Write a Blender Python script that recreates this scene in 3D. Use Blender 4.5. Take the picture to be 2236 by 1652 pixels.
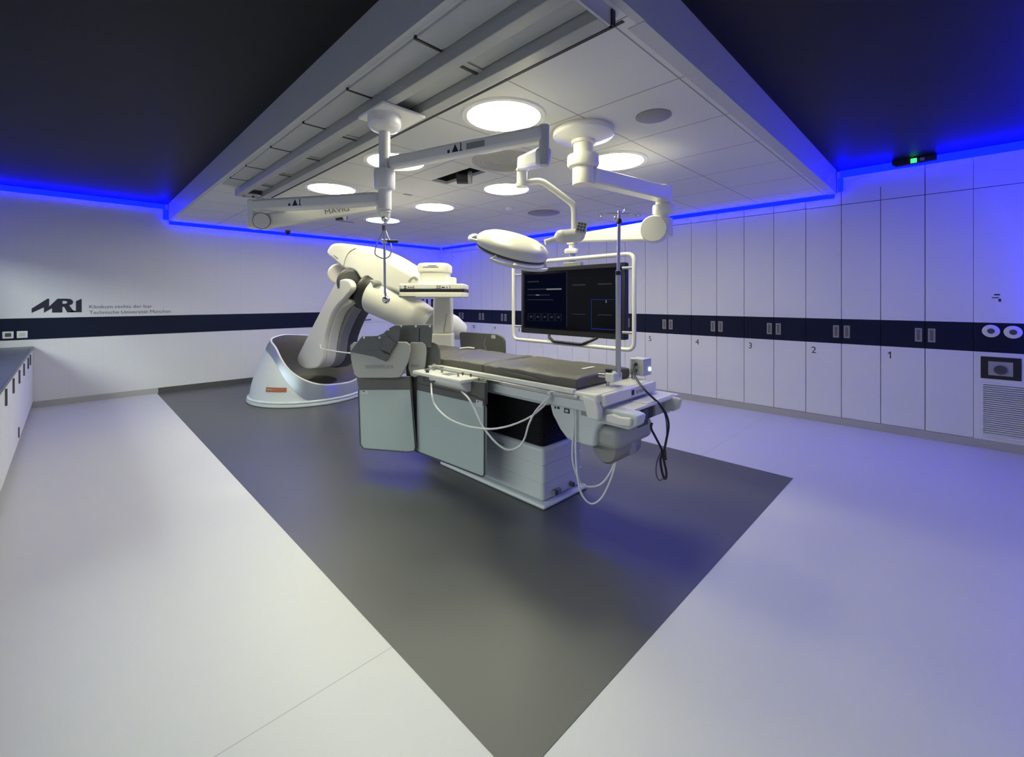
import bpy, bmesh, math, random
from mathutils import Vector, Matrix
random.seed(7)
for _o in list(bpy.data.objects): bpy.data.objects.remove(_o)
SC = bpy.context.scene
COL = SC.collection
V = Vector
S2 = math.sqrt(0.5)

# ------------------------------------------------------------------ camera, world, exposure
FPX, CX, YH, HC = 966.0, 1118.0, 653.0, 1.5       # focal length and horizon of a 2236x1652 frame
cam = bpy.data.cameras.new('camera'); camo = bpy.data.objects.new('camera', cam); COL.objects.link(camo)
camo.location = (0, 0, HC); camo.rotation_euler = (math.radians(90), 0, math.radians(-45))
cam.sensor_width = 36.0; cam.sensor_fit = 'HORIZONTAL'; cam.lens = FPX / 2236 * 36
cam.shift_y = -(826 - YH) / 2236; cam.clip_start = 0.02
SC.camera = camo
SC.view_settings.view_transform = 'Standard'; SC.view_settings.look = 'None'
SC.view_settings.exposure = 0.0; SC.view_settings.gamma = 1.0; SC.view_settings.use_curve_mapping = False
W = bpy.data.worlds.new('world'); SC.world = W; W.use_nodes = True
W.node_tree.nodes['Background'].inputs[0].default_value = (0.55, 0.68, 0.75, 1)
W.node_tree.nodes['Background'].inputs[1].default_value = 0.6
LAMP_L, LED_L, WIN_W = 31.5, 34.0, 345.0
al = bpy.data.lights.new('daylight', 'AREA'); al.shape = 'RECTANGLE'; al.size = 7.5; al.size_y = 1.6
al.energy = WIN_W; al.color = (0.90, 1.0, 0.92)
alo = bpy.data.objects.new('daylight', al); COL.objects.link(alo)
alo.location = (-3.6, 3.6, 3.4)
alo.rotation_euler = V((1.0, 0, -0.80)).to_track_quat('-Z', 'Y').to_euler()

def P(px, py, d):
    """point seen at (px, py) of the frame at depth d in front of the camera"""
    l = (px - CX) / FPX
    return V((d * S2 * (1 + l), d * S2 * (1 - l), HC + (YH - py) / FPX * d))
RT, FW, UP = V((S2, -S2, 0)), V((S2, S2, 0)), V((0, 0, 1))

# ------------------------------------------------------------------ materials
MATS = {}
def mat(name, col, rough=0.5, metal=0.0, noise=0.04, nscale=30, spec=0.5, bump=0.0, coat=0.0):
    if name in MATS: return MATS[name]
    m = bpy.data.materials.new(name); m.use_nodes = True; nt = m.node_tree; b = nt.nodes['Principled BSDF']
    b.inputs['Roughness'].default_value = rough; b.inputs['Metallic'].default_value = metal
    b.inputs['Specular IOR Level'].default_value = spec; b.inputs['Coat Weight'].default_value = coat
    tc = nt.nodes.new('ShaderNodeTexCoord'); nz = nt.nodes.new('ShaderNodeTexNoise')
    nz.inputs['Scale'].default_value = nscale; nz.inputs['Detail'].default_value = 3
    nt.links.new(tc.outputs['Object'], nz.inputs['Vector'])
    mx = nt.nodes.new('ShaderNodeMix'); mx.data_type = 'RGBA'
    mx.inputs['A'].default_value = tuple(c * (1 - noise) for c in col) + (1,)
    mx.inputs['B'].default_value = tuple(min(1, c * (1 + noise)) for c in col) + (1,)
    nt.links.new(nz.outputs['Fac'], mx.inputs['Factor']); nt.links.new(mx.outputs['Result'], b.inputs['Base Color'])
    if bump:
        bp = nt.nodes.new('ShaderNodeBump'); bp.inputs['Strength'].default_value = bump; bp.inputs['Distance'].default_value = 0.01
        nt.links.new(nz.outputs['Fac'], bp.inputs['Height']); nt.links.new(bp.outputs['Normal'], b.inputs['Normal'])
    MATS[name] = m; return m
def emit(name, col, s):
    m = bpy.data.materials.new(name); m.use_nodes = True; nt = m.node_tree
    nt.nodes.remove(nt.nodes['Principled BSDF']); e = nt.nodes.new('ShaderNodeEmission')
    e.inputs['Color'].default_value = tuple(col) + (1,); e.inputs['Strength'].default_value = s
    nt.links.new(e.outputs[0], nt.nodes['Material Output'].inputs['Surface']); MATS[name] = m; return m
def lines(m, specs, dark):
    """thin joints in a surface: specs = list of (axis, first, pitch or None, width)"""
    nt = m.node_tree; b = nt.nodes['Principled BSDF']
    tc = nt.nodes.new('ShaderNodeTexCoord'); sx = nt.nodes.new('ShaderNodeSeparateXYZ')
    nt.links.new(tc.outputs['Object'], sx.inputs[0]); acc = None
    def M(op, a, bb=None):
        n = nt.nodes.new('ShaderNodeMath'); n.operation = op
        for i, x in enumerate((a, bb)):
            if x is None: continue
            if isinstance(x, (int, float)): n.inputs[i].default_value = x
            else: nt.links.new(x, n.inputs[i])
        return n.outputs[0]
    for ax, first, pitch, w in specs:
        u = M('SUBTRACT', sx.outputs['XYZ'.index(ax)], first)
        if pitch: u = M('SUBTRACT', u, M('MULTIPLY', M('ROUND', M('DIVIDE', u, pitch)), pitch))
        f = M('LESS_THAN', M('ABSOLUTE', u), w / 2)
        acc = f if acc is None else M('MAXIMUM', acc, f)
    src = b.inputs['Base Color'].links[0].from_socket
    mx = nt.nodes.new('ShaderNodeMix'); mx.data_type = 'RGBA'
    nt.links.new(acc, mx.inputs['Factor']); nt.links.new(src, mx.inputs['A']); mx.inputs['B'].default_value = tuple(dark) + (1,)
    nt.links.new(mx.outputs['Result'], b.inputs['Base Color'])

m_wall = mat('wall_white', (0.72, 0.73, 0.73), 0.55, noise=0.02)
lines(m_wall, [('X', 1.075, 0.36, 0.005), ('Z', 2.12, None, 0.005)], (0.675, 0.685, 0.685))
m_wallp = mat('panel_white', (0.76, 0.77, 0.78), 0.5, noise=0.015)
m_band = mat('navy_band', (0.009, 0.013, 0.034), 0.45, spec=0.15)
m_floor = mat('vinyl_light', (0.66, 0.66, 0.63), 0.42, noise=0.05, nscale=180)
lines(m_floor, [('Y', 1.716, None, 0.006)], (0.50, 0.50, 0.50))
m_mat = mat('vinyl_dark', (0.088, 0.092, 0.090), 0.38, noise=0.05, nscale=180)
m_cove = mat('cove_grey', (0.42, 0.42, 0.40), 0.5)
m_ceil = mat('ceiling_dark', (0.007, 0.0075, 0.0085), 0.5, nscale=60, noise=0.1, spec=0.25)
m_tile = mat('ceiling_tile', (0.68, 0.68, 0.66), 0.7, noise=0.015)
lines(m_tile, [('X', 1.755, 0.705, 0.010), ('Y', 1.820, 0.71, 0.010)], (0.30, 0.30, 0.29))
m_fascia = mat('fascia_grey', (0.50, 0.51, 0.52), 0.5)
m_gap = mat('gap_dark', (0.02, 0.02, 0.025), 0.6)
m_white = mat('enamel_white', (0.80, 0.79, 0.74), 0.32, noise=0.01)
m_equip = mat('equipment_cream', (0.80, 0.78, 0.68), 0.36, noise=0.01)
m_lgrey = mat('plastic_light_grey', (0.55, 0.56, 0.56), 0.4, noise=0.02)
m_table = mat('table_white', (0.62, 0.66, 0.67), 0.38, noise=0.02)
m_mgrey = mat('plastic_mid_grey', (0.27, 0.27, 0.26), 0.5, noise=0.03)
m_dgrey = mat('plastic_dark_grey', (0.075, 0.075, 0.078), 0.5, noise=0.04)
m_black = mat('black_plastic', (0.010, 0.010, 0.011), 0.45)
m_rubber = mat('black_bellows', (0.006, 0.006, 0.007), 0.6)
m_steel = mat('brushed_steel', (0.50, 0.50, 0.48), 0.3, metal=1.0, noise=0.08, nscale=80)
m_chrome = mat('chrome', (0.65, 0.65, 0.65), 0.12, metal=1.0, noise=0.02)
m_alu = mat('rail_aluminium', (0.42, 0.43, 0.42), 0.45, metal=0.3, noise=0.02)
m_silver = mat('silver_band', (0.36, 0.40, 0.46), 0.32, metal=0.6, noise=0.03)
m_bowl = mat('bowl_grey', (0.085, 0.08, 0.07), 0.5, noise=0.05)
m_filter = mat('filter_fabric', (0.46, 0.47, 0.48), 0.8, noise=0.06, nscale=120)
m_matt = mat('mattress_vinyl', (0.105, 0.101, 0.083), 0.5, noise=0.06, bump=0.3, nscale=9)
m_drape = mat('lead_rubber', (0.085, 0.092, 0.098), 0.42, noise=0.08, bump=0.4, nscale=14)
m_shield = mat('shield_grey', (0.36, 0.37, 0.35), 0.45, noise=0.02)
m_shieldlow = mat('shield_panel', (0.40, 0.47, 0.46), 0.5, noise=0.02)
m_shieldband = mat('shield_fabric', (0.105, 0.107, 0.098), 0.65, noise=0.05)
m_orange = mat('orange_tag', (0.36, 0.10, 0.03), 0.5)
m_ink = mat('ink_navy', (0.012, 0.014, 0.035), 0.5)
m_inkg = mat('ink_grey', (0.10, 0.10, 0.12), 0.5)
m_paper = mat('sticker_white', (0.75, 0.75, 0.75), 0.5)
m_screen = mat('screen_glass', (0.004, 0.004, 0.007), 0.16, noise=0.0, spec=0.12)
m_count = mat('worktop_navy', (0.035, 0.05, 0.10), 0.3)
m_handle = mat('handle_grey', (0.30, 0.30, 0.28), 0.4)
m_recess = mat('handle_recess', (0.13, 0.13, 0.115), 0.5)
m_perf = mat('perforated_grey', (0.27, 0.27, 0.26), 0.6, noise=0.25, nscale=160)
m_perf2 = mat('outlet_grey', (0.46, 0.45, 0.42), 0.6)
m_cablew = mat('cable_white', (0.72, 0.72, 0.72), 0.4)
m_lamp = emit('lamp_diffuser', (0.985, 0.96, 0.66), LAMP_L)
m_led = emit('led_blue', (0.0002, 0.0008, 1.0), LED_L)
m_green = emit('green_sign', (0.05, 1.0, 0.25), 1.6)
m_btn = emit('button_green', (0.55, 1.0, 0.85), 2.0)
m_ui = emit('screen_text', (0.75, 0.78, 0.85), 0.22)
m_uid = emit('screen_text_dim', (0.45, 0.50, 0.70), 0.06)
m_uib = emit('screen_blue', (0.05, 0.12, 0.8), 0.25)
m_uip = emit('screen_panel', (0.10, 0.14, 0.5), 0.018)

# ------------------------------------------------------------------ mesh helpers
ORG = {}
class MB:
    def __init__(s): s.bm = bmesh.new(); s.mats = []
    def mi(s, m):
        if m not in s.mats: s.mats.append(m)
        return s.mats.index(m)
    def face(s, vs, m, smooth=False):
        try: f = s.bm.faces.new(vs)
        except ValueError: return
        f.material_index = s.mi(m); f.smooth = smooth
    def hexa(s, p, m):
        v = [s.bm.verts.new(q) for q in p]
        for ix in ((0, 3, 2, 1), (4, 5, 6, 7), (0, 1, 5, 4), (1, 2, 6, 5), (2, 3, 7, 6), (3, 0, 4, 7)): s.face([v[i] for i in ix], m)
        return s
    def box(s, lo, hi, m):
        (a, b, c), (d, e, f) = lo, hi
        return s.hexa([(a, b, c), (d, b, c), (d, e, c), (a, e, c), (a, b, f), (d, b, f), (d, e, f), (a, e, f)], m)
    def obox(s, c, ax, ay, az, h, m):
        c = V(c); x, y, z = V(ax) * h[0], V(ay) * h[1], V(az) * h[2]
        return s.hexa([c - x - y - z, c + x - y - z, c + x + y - z, c - x + y - z, c - x - y + z, c + x - y + z, c + x + y + z, c - x + y + z], m)
    def loft(s, rings, m, cap0=True, cap1=True, closed=True, smooth=True):
        R = [[s.bm.verts.new(q) for q in r] for r in rings]; n = len(R[0])
        for i in range(len(R) - 1):
            mm = m[i] if isinstance(m, list) else m
            for j in range(n if closed else n - 1):
                k = (j + 1) % n; s.face([R[i][j], R[i][k], R[i + 1][k], R[i + 1][j]], mm, smooth)
        m0 = m[0] if isinstance(m, list) else m; m1 = m[-1] if isinstance(m, list) else m
        if cap0: s.face(R[0][::-1], m0)
        if cap1: s.face(R[-1], m1)
        return s
    def cyl(s, p0, p1, r0, m, r1=None, seg=24, caps=True):
        p0, p1 = V(p0), V(p1); r1 = r0 if r1 is None else r1
        a = (p1 - p0).normalized(); u = a.orthogonal().normalized(); w = a.cross(u)
        C = [(math.cos(2 * math.pi * i / seg), math.sin(2 * math.pi * i / seg)) for i in range(seg)]
        return s.loft([[p0 + (u * c + w * q) * r0 for c, q in C], [p1 + (u * c + w * q) * r1 for c, q in C]], m, caps, caps)
    def lathe(s, prof, o, axis, m, seg=40, sx=1.0, xdir=None):
        o = V(o); a = V(axis).normalized(); u = (V(xdir) - a * a.dot(V(xdir))).normalized() if xdir is not None else a.orthogonal().normalized(); w = a.cross(u)
        rings = [[o + a * z + (u * math.cos(2 * math.pi * i / seg) * sx + w * math.sin(2 * math.pi * i / seg)) * max(r, 1e-4) for i in range(seg)] for r, z in prof]
        return s.loft(rings, m)
    def tube(s, pts, r, m, seg=10, closed=False):
        pts = [V(p) for p in pts]; n = len(pts); rings = []; u = None
        for i in range(n):
            a = pts[(i + 1) % n] - pts[i - 1] if closed else pts[min(i + 1, n - 1)] - pts[max(i - 1, 0)]
            a.normalize()
            u = a.orthogonal().normalized() if u is None else (u - a * a.dot(u)).normalized()
            w = a.cross(u); rr = r[i] if isinstance(r, list) else r
            rings.append([pts[i] + (u * math.cos(2 * math.pi * k / seg) + w * math.sin(2 * math.pi * k / seg)) * rr for k in range(seg)])
        if closed: return s.loft(rings + [rings[0]], m, False, False)
        return s.loft(rings, m)
    def prism(s, pts, vec, m, mside=None):
        a = [s.bm.verts.new(p) for p in pts]; b = [s.bm.verts.new(V(p) + V(vec)) for p in pts]; n = len(a)
        s.face(a[::-1], m); s.face(b, m)
        for i in range(n): s.face([a[i], a[(i + 1) % n], b[(i + 1) % n], b[i]], mside or m)
        return s
    def ball(s, c, r, m, seg=20, sc=(1, 1, 1)):
        prof = [(r * math.sin(math.pi * i / 10), -r * math.cos(math.pi * i / 10) * sc[2]) for i in range(11)]
        return s.lathe(prof, c, (0, 0, 1), m, seg)
    def text(s, t, o, xd, yd, w, h, m, depth=0.0015, font_shear=0.0):
        cu = bpy.data.curves.new('t', 'FONT'); cu.body = t; cu.extrude = 0.0; cu.resolution_u = 3; cu.shear = font_shear
        ob = bpy.data.objects.new('t', cu); COL.objects.link(ob); bpy.context.view_layer.update()
        me = bpy.data.meshes.new_from_object(ob.evaluated_get(bpy.context.evaluated_depsgraph_get()))
        xs = [v.co.x for v in me.vertices]; ys = [v.co.y for v in me.vertices]
        x0, x1, y0, y1 = min(xs), max(xs), min(ys), max(ys); xd, yd = V(xd), V(yd); w = w or h * (x1 - x0) / (y1 - y0); n = xd.cross(yd).normalized()
        vs = [s.bm.verts.new(V(o) + xd * ((v.co.x - x0) / (x1 - x0) * w) + yd * ((v.co.y - y0) / (y1 - y0) * h) + n * depth) for v in me.vertices]
        for p in me.polygons: s.face([vs[i] for i in p.vertices], m)
        bpy.data.objects.remove(ob); bpy.data.meshes.remove(me); bpy.data.curves.remove(cu); return s
    def build(s, name, parent=None, bevel=0.0, bseg=2, smooth=None, kind=None, label=None, solid=0.0, subsurf=0):
        bmesh.ops.recalc_face_normals(s.bm, faces=s.bm.faces[:]) if name not in ('x',) else None
        me = bpy.data.meshes.new(name); org = ORG.get(parent.name, V((0, 0, 0))) if parent else V((0, 0, 0))
        bmesh.ops.translate(s.bm, verts=s.bm.verts[:], vec=-org)
        s.bm.to_mesh(me); s.bm.free()
        for m in s.mats: me.materials.append(m)
        o = bpy.data.objects.new(name, me); COL.objects.link(o)
        if parent: o.parent = parent; ORG[o.name] = org
        if solid:
            md = o.modifiers.new('solid', 'SOLIDIFY'); md.thickness = solid; md.offset = 0
        if bevel:
            md = o.modifiers.new('bevel', 'BEVEL'); md.width = bevel; md.segments = bseg; md.limit_method = 'ANGLE'; md.angle_limit = math.radians(40)
            for p in me.polygons: p.use_smooth = True
            me.set_sharp_from_angle(angle=math.radians(80 if bseg > 2 else 40))
        elif smooth is not False and any(p.use_smooth for p in me.polygons):
            me.set_sharp_from_angle(angle=math.radians(smooth or 42))
        if subsurf:
            md = o.modifiers.new('sub', 'SUBSURF'); md.levels = subsurf; md.render_levels = subsurf
        if kind: o['kind'] = kind
        if label: o['label'] = label
        return o
def thing(name, label, cat, loc, group=None):
    o = bpy.data.objects.new(name, None); COL.objects.link(o); o.location = loc; o.empty_display_size = 0.1
    ORG[o.name] = V(loc); return tag(o, label, cat, group)
def tag(o, label, cat, group=None):
    o['label'] = label; o['category'] = cat
    if group: o['group'] = group
    return o
def dup(root, loc, label=None):
    r = root.copy(); COL.objects.link(r); r.location = loc
    if label: r['label'] = label
    for ch in list(root.children):
        c = ch.copy(); COL.objects.link(c); c.parent = r
        for g in ch.children:
            d = g.copy(); COL.objects.link(d); d.parent = c
    return r
def smooth_pts(pts, n=5, closed=True):
    pts = [V(p) for p in pts]; N = len(pts); out = []
    rng = range(N) if closed else range(N - 1)
    for i in rng:
        g = (lambda k: pts[k % N]) if closed else (lambda k: pts[max(0, min(N - 1, k))])
        p0, p1, p2, p3 = g(i - 1), g(i), g(i + 1), g(i + 2)
        for k in range(n):
            t = k / n
            out.append(0.5 * ((2 * p1) + (p2 - p0) * t + (2 * p0 - 5 * p1 + 4 * p2 - p3) * t * t + (3 * p1 - p0 - 3 * p2 + p3) * t ** 3))
    if not closed: out.append(pts[-1])
    return out
class Plane:
    """upright plane through two ground points, each given by its column and depth"""
    def __init__(s, A, B):
        a, b = P(A[0], YH, A[1]), P(B[0], YH, B[1])
        s.o = a; s.u = (b - a).normalized(); n = V((-s.u.y, s.u.x, 0))
        if n.dot(FW) < 0: n = -n
        s.n = n
    def at(s, px, py, off=0.0):
        r = P(px, py, 1.0) - V((0, 0, HC)); c = V((0, 0, HC)); t = (s.o + s.n * off - c).dot(s.n) / r.dot(s.n)
        return c + r * t
    def slab(s, mb, pts, th, m, off=0.0, sm=0, mside=None):
        q = [s.at(x, y, off) for x, y in pts]
        if sm: q = smooth_pts(q, sm)
        return mb.prism(q, s.n * th, m, mside)
def xplane(X, px, py): l = (px - CX) / FPX; d = X / S2 / (1 + l); return P(px, py, d)
def yplane(Y, px, py): l = (px - CX) / FPX; d = Y / S2 / (1 - l); return P(px, py, d)

# ------------------------------------------------------------------ room shell
ZC, ZS, YL, XR = 3.03, 2.76, 9.0, 6.52
X0, Y0 = -1.0, -0.85
MB().box((X0 - .1, Y0 - .1, -.1), (7.0, YL + .1, 0), m_floor).build('floor', kind='structure')
MB().box((.985, .955, 0), (4.285, YL - .012, .002), m_mat).build('floor_dark_field', kind='structure')
MB().box((X0 - .1, YL, 0), (7.0, YL + .1, ZC + .1), m_wall).build('wall_left', kind='structure')
MB().box((6.9, Y0 - .1, 0), (7.0, YL, ZC + .1), m_wallp).build('wall_right', kind='structure')
MB().box((X0 - .1, Y0 - .1, 0), (6.9, Y0, ZC + .1), m_wallp).build('wall_front', kind='structure')
wb = MB()
wb.box((X0 - .1, Y0, 0), (X0, YL, 0.95), m_wallp).box((X0 - .1, Y0, 2.2), (X0, YL, ZC), m_wallp)
wb.box((X0 - .1, Y0, .95), (X0, 0.2, 2.2), m_wallp).box((X0 - .1, 8.6, .95), (X0, YL, 2.2), m_wallp)
wb.build('wall_back', kind='structure')
win = MB()
for y in (0.2, 2.3, 4.4, 6.5, 8.56): win.box((X0 - .08, y, .95), (X0 - .02, y + .04, 2.2), m_alu)
win.box((X0 - .08, .2, .95), (X0 - .02, 8.6, .99), m_alu).box((X0 - .08, .2, 2.16), (X0 - .02, 8.6, 2.2), m_alu)
win.build('window_1', kind='structure')
g = bpy.data.materials.new('window_glass'); g.use_nodes = True; nt = g.node_tree; nt.nodes.remove(nt.nodes['Principled BSDF'])
tr, gl, mxs = nt.nodes.new('ShaderNodeBsdfTransparent'), nt.nodes.new('ShaderNodeBsdfGlossy'), nt.nodes.new('ShaderNodeMixShader')
gl.inputs['Roughness'].default_value = 0.02; mxs.inputs[0].default_value = 0.06
nt.links.new(tr.outputs[0], mxs.inputs[1]); nt.links.new(gl.outputs[0], mxs.inputs[2]); nt.links.new(mxs.outputs[0], nt.nodes['Material Output'].inputs['Surface'])
MB().box((X0 - .055, .2, .97), (X0 - .045, 8.6, 2.18), g).build('window_pane', parent=bpy.data.objects['window_1'])
# navy bands and skirtings on the logo wall
MB().box((X0, YL - .006, .947), (4.325, YL, 1.239), m_band).build('trim_1', kind='structure')
MB().box((5.92, YL - .006, .947), (XR + .02, YL, 1.239), m_band).build('trim_2', kind='structure')
MB().box((-.372, YL - .012, 0), (1.0, YL, .085), m_cove).box((1.0, YL - .012, 0), (4.3, YL, .085), m_mat).box((4.3, YL - .012, 0), (XR, YL, .085), m_cove).build('baseboard_left', kind='structure')
MB().box((XR - .014, Y0, 0), (XR, YL - .012, .085), m_cove).build('baseboard_right', kind='structure')
# ceilings
MB().box((X0 - .1, Y0 - .1, ZC), (7.0, YL + .1, ZC + .1), m_ceil).build('ceiling', kind='structure')
XS0, YS0, XS1, YS1 = 1.12, 0.99, XR - .06, YL - .06
holes = [(2.715, 3.285, 2.92, 3.93), (2.715, 6.17, 2.92, 6.66)]
sf = MB()
sf.box((XS0, YS0, ZS), (XS0 + .04, YS1, ZC), m_fascia).box((XS0, YS0, ZS), (XS1, YS0 + .04, ZC), m_fascia)
sf.box((XS1 - .04, YS0, ZS), (XS1, YS1, ZC), m_fascia).box((XS0, YS1 - .04, ZS), (XS1, YS1, ZC), m_fascia)
xs = sorted({XS0 + .04, XS1 - .04} | {h[0] for h in holes} | {h[2] for h in holes}); ys = sorted({YS0 + .04, YS1 - .04} | {h[1] for h in holes} | {h[3] for h in holes})
for i in range(len(xs) - 1):
    for j in range(len(ys) - 1):
        if any(abs(h[0] - xs[i]) < 1e-6 and abs(h[1] - ys[j]) < 1e-6 for h in holes): continue
        sf.box((xs[i], ys[j], ZS), (xs[i + 1], ys[j + 1], ZS + .03), m_tile)
for h in holes:
    sf.box((h[0] - .02, h[1] - .02, ZS + .2), (h[2] + .02, h[3] + .02, ZS + .22), m_gap)
    for lo, hi in (((h[0] - .02, h[1] - .02), (h[0], h[3] + .02)), ((h[2], h[1] - .02), (h[2] + .02, h[3] + .02)), ((h[0], h[1] - .02), (h[2], h[1])), ((h[0], h[3]), (h[2], h[3] + .02))):
        sf.box(lo + (ZS + .03,), hi + (ZS + .21,), m_gap)
sf.build('ceiling_lowered', kind='structure')
# smooth border of the lowered ceiling along its open edge
MB().box((1.84, YS0 + .001, ZS - .004), (XS1, YS0 + .085, ZS), m_fascia).build('trim_3', kind='structure')

# blue led coves; tall lit faces also stand in for glow on the wall
def led(lo, hi, label): tag(MB().box(lo, hi, m_led).build('led_strip'), label, 'led light', 'blue led cove strips')
led((X0 + .05, YL - .022, ZC - .082), (XS0 - .03, YL - .014, ZC - .004), 'blue led strip under the dark ceiling above the wall with the lettering')
led((XS0 + .02, YL - .022, ZS - .050), (XS1, YL - .014, ZS + .025), 'blue led strip in the gap between lowered white ceiling and the lettering wall')
led((XR - .022, YS0 + .03, ZS - .045), (XR - .014, YS1, ZS + .025), 'blue led strip in the gap between lowered white ceiling and the numbered cabinets')
led((XR - .030, Y0 + .05, ZC - .085), (XR - .016, YS0 - .03, ZC - .004), 'blue led strip under the dark ceiling above cabinets 1 and 2')
led((XS0 - .060, YL - .020, ZS + .02), (XS0 - .004, YL - .014, ZC - .085), 'short upright blue led strip beside the lowered ceiling at the lettering wall')
led((XR - .020, YS0 - .055, ZS + .02), (XR - .014, YS0 - .004, ZC - .088), 'short upright blue led strip beside the lowered ceiling at the cabinet wall')
led((4.4, Y0 + .015, ZC - .085), (XR - .10, Y0 + .025, ZC - .004), 'blue led strip above the near wall outside the view')
led((XR - .09, Y0 + .03, 1.2), (XR - .03, Y0 + .07, ZC - .09), 'upright blue led strip in the near corner outside the view')

# ------------------------------------------------------------------ right wall: numbered cabinets
ZB0, ZB1, ZT = .969, 1.265, 2.627
def cabinet(i, c, num, zt, label):
    lo, hi = bounds[i], bounds[i + 1]
    r = thing('wall_cabinet', label, 'cabinet', (XR, c, .085), 'white built-in cabinets along the wall')
    MB().box((XR + .02, lo, .085), (6.88, hi, zt), m_gap).build('carcass', r)  # filler coloured dark so the door gaps read as shadow
    for s in (1, -1):
        y0, y1 = (c + .003, hi - .003) if s > 0 else (lo + .003, c - .003)
        d = MB()
        d.box((XR, y0, .088), (XR + .019, y1, ZB0), m_wallp).box((XR, y0, ZB0), (XR + .019, y1, ZB1), m_band).box((XR, y0, ZB1), (XR + .019, y1, ZT - .004), m_wallp)
        do = d.build('door', r)
        yc = c + s * .052
        h = MB(); h.box((XR - .004, yc - .029, 1.04), (XR, yc + .029, 1.187), m_handle).box((XR - .0055, yc - .014, 1.058), (XR - .004, yc + .014, 1.170), m_recess)
        h.build('handle', do)
        if s > 0 and num:
            q = MB()
            if num[0] == '1': q.prism([(XR - .0012, hi - .06 - a, .835 + b) for a, b in ((.020, 0), (.020, .058), (.002, .048), (.002, .057), (.022, .078), (.030, .078), (.030, 0))], (.001, 0, 0), m_ink)
            else: q.text(num, (XR, hi - .06, .835), (0, -1, 0), (0, 0, 1), None, .078, m_ink)
            if len(num) == 2: q.text(num[1], (XR, hi - .10, .835), (0, -1, 0), (0, 0, 1), None, .078, m_ink)
            q.build('number', do)
        MB().box((XR, y0, ZT + .003), (XR + .019, y1, zt), m_wallp).build('top_panel', r)
    return r
cents = [.224, .955, 1.672, 2.395, 3.128, 3.865, 4.588, 5.306, 6.036, 6.766, 7.486, 8.21]
bounds = [-.139, .593, 1.316, 2.034, 2.758, 3.50, 4.224, 4.945, 5.67, 6.40, 7.13, 7.855, 8.57]
nums = ['1', '2', '3', '4', '5', '6', '7', None, '8', '9', '10', None]
for i, (c, nmb) in enumerate(zip(cents, nums)):
    zt = ZC - .002 if i < 1 else ZS + .02
    lab = f'tall white double-door cabinet marked {nmb} below its navy band' if nmb else ('tall white unnumbered double-door cabinet behind the hanging monitor, between 7 and 8' if i == 7 else 'tall white unnumbered double-door cabinet next to 10 at the far corner')
    cabinet(i, c, nmb, zt, lab)
rp = MB()
rp.box((XR, Y0, .085), (6.9, -.139, ZB0), m_wallp).box((XR, Y0, ZB0), (6.9, -.139, ZB1), m_band).box((XR, Y0, ZB1), (6.9, -.139, ZT - .004), m_wallp).box((XR, Y0, ZT + .003), (6.9, -.139, ZC), m_wallp).box((XR + .02, Y0, ZT - .005), (6.9, -.139, ZT + .004), m_gap)
rp.box((XR, .59, ZS + .02), (XR + .019, .952, ZC), m_wallp).box((XR, .958, ZS + .02), (XR + .019, 1.317, ZC), m_wallp).box((XR + .02, .59, ZS + .02), (6.88, 1.317, ZC), m_gap)
rp.build('wall_right_panels', kind='structure')
fp = MB(); fp.box((XR, 8.5735, .085), (6.9, YL, ZB0), m_wallp).box((XR, 8.5735, ZB0), (6.9, YL, ZB1), m_band).box((XR, 8.5735, ZB1), (6.9, YL, ZS + .1), m_wallp)
fp.build('wall_right_corner', kind='structure')
# sockets, control panel, vent, sensor, sticker
def gas_socket(y, z, label):
    r = thing('gas_outlet', label, 'outlet', (XR, y, z), 'round gas outlets on the navy band')
    MB().lathe([(.062, 0), (.062, .012), (.050, .020), (.0, .020)], (XR, y, z), (-1, 0, 0), m_white).build('rosette', r)
    MB().lathe([(.026, .018), (.026, .026), (.014, .028), (0, .028)], (XR, y, z), (-1, 0, 0), m_dgrey).build('coupling', r)
gas_socket(-.258, 1.182, 'round white gas outlet on the navy band, nearer to cabinet 1')
gas_socket(-.405, 1.178, 'round white gas outlet on the navy band, farther from cabinet 1')
r = thing('wall_control', 'black wall panel with a grey dial plate above the louvred vent', 'control panel', (XR, -.32, .81))
MB().box((XR - .008, -.46, .705), (XR, -.188, .925), m_black).build('frame', r, bevel=.006)
MB().box((XR - .011, -.405, .742), (XR - .008, -.240, .880), m_shield).build('plate', r)
MB().lathe([(.045, 0), (.045, .012), (.028, .012), (.028, .006), (0, .006)], (XR - .011, -.322, .800), (-1, 0, 0), m_dgrey).build('dial', r)
r = thing('air_vent', 'white louvred air vent low on the wall under the black control panel', 'vent', (XR, -.45, .39))
MB().box((XR - .003, -.70, .14), (XR, -.205, .645), m_gap).build('backing', r)
fr = MB(); fr.box((XR - .016, -.72, .645), (XR, -.185, .665), m_wallp).box((XR - .016, -.72, .125), (XR, -.185, .145), m_wallp).box((XR - .016, -.205, .145), (XR, -.185, .645), m_wallp).box((XR - .016, -.72, .145), (XR, -.70, .645), m_wallp); fr.build('frame', r)
lv = MB()
for k in range(24):
    z = .148 + k * .0207; lv.hexa([(XR - .016, -.70, z), (XR - .004, -.70, z + .008), (XR - .004, -.205, z + .008), (XR - .016, -.205, z), (XR - .016, -.70, z + .008), (XR - .004, -.70, z + .014), (XR - .004, -.205, z + .014), (XR - .016, -.205, z + .008)], m_wallp)
lv.build('louvres', r)
st = MB()
for y, z, w, h in ((-.300, 1.545, .04, .014), (-.295, 1.515, .035, .010), (-.270, 1.515, .012, .01), (-.318, 1.49, .018, .03)): st.box((XR - .0015, y - w / 2, z - h / 2), (XR, y + w / 2, z + h / 2), m_ink)
tag(st.build('wall_marking'), 'small dark printed marks on the white wall above the gas outlets', 'marking')
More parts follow.
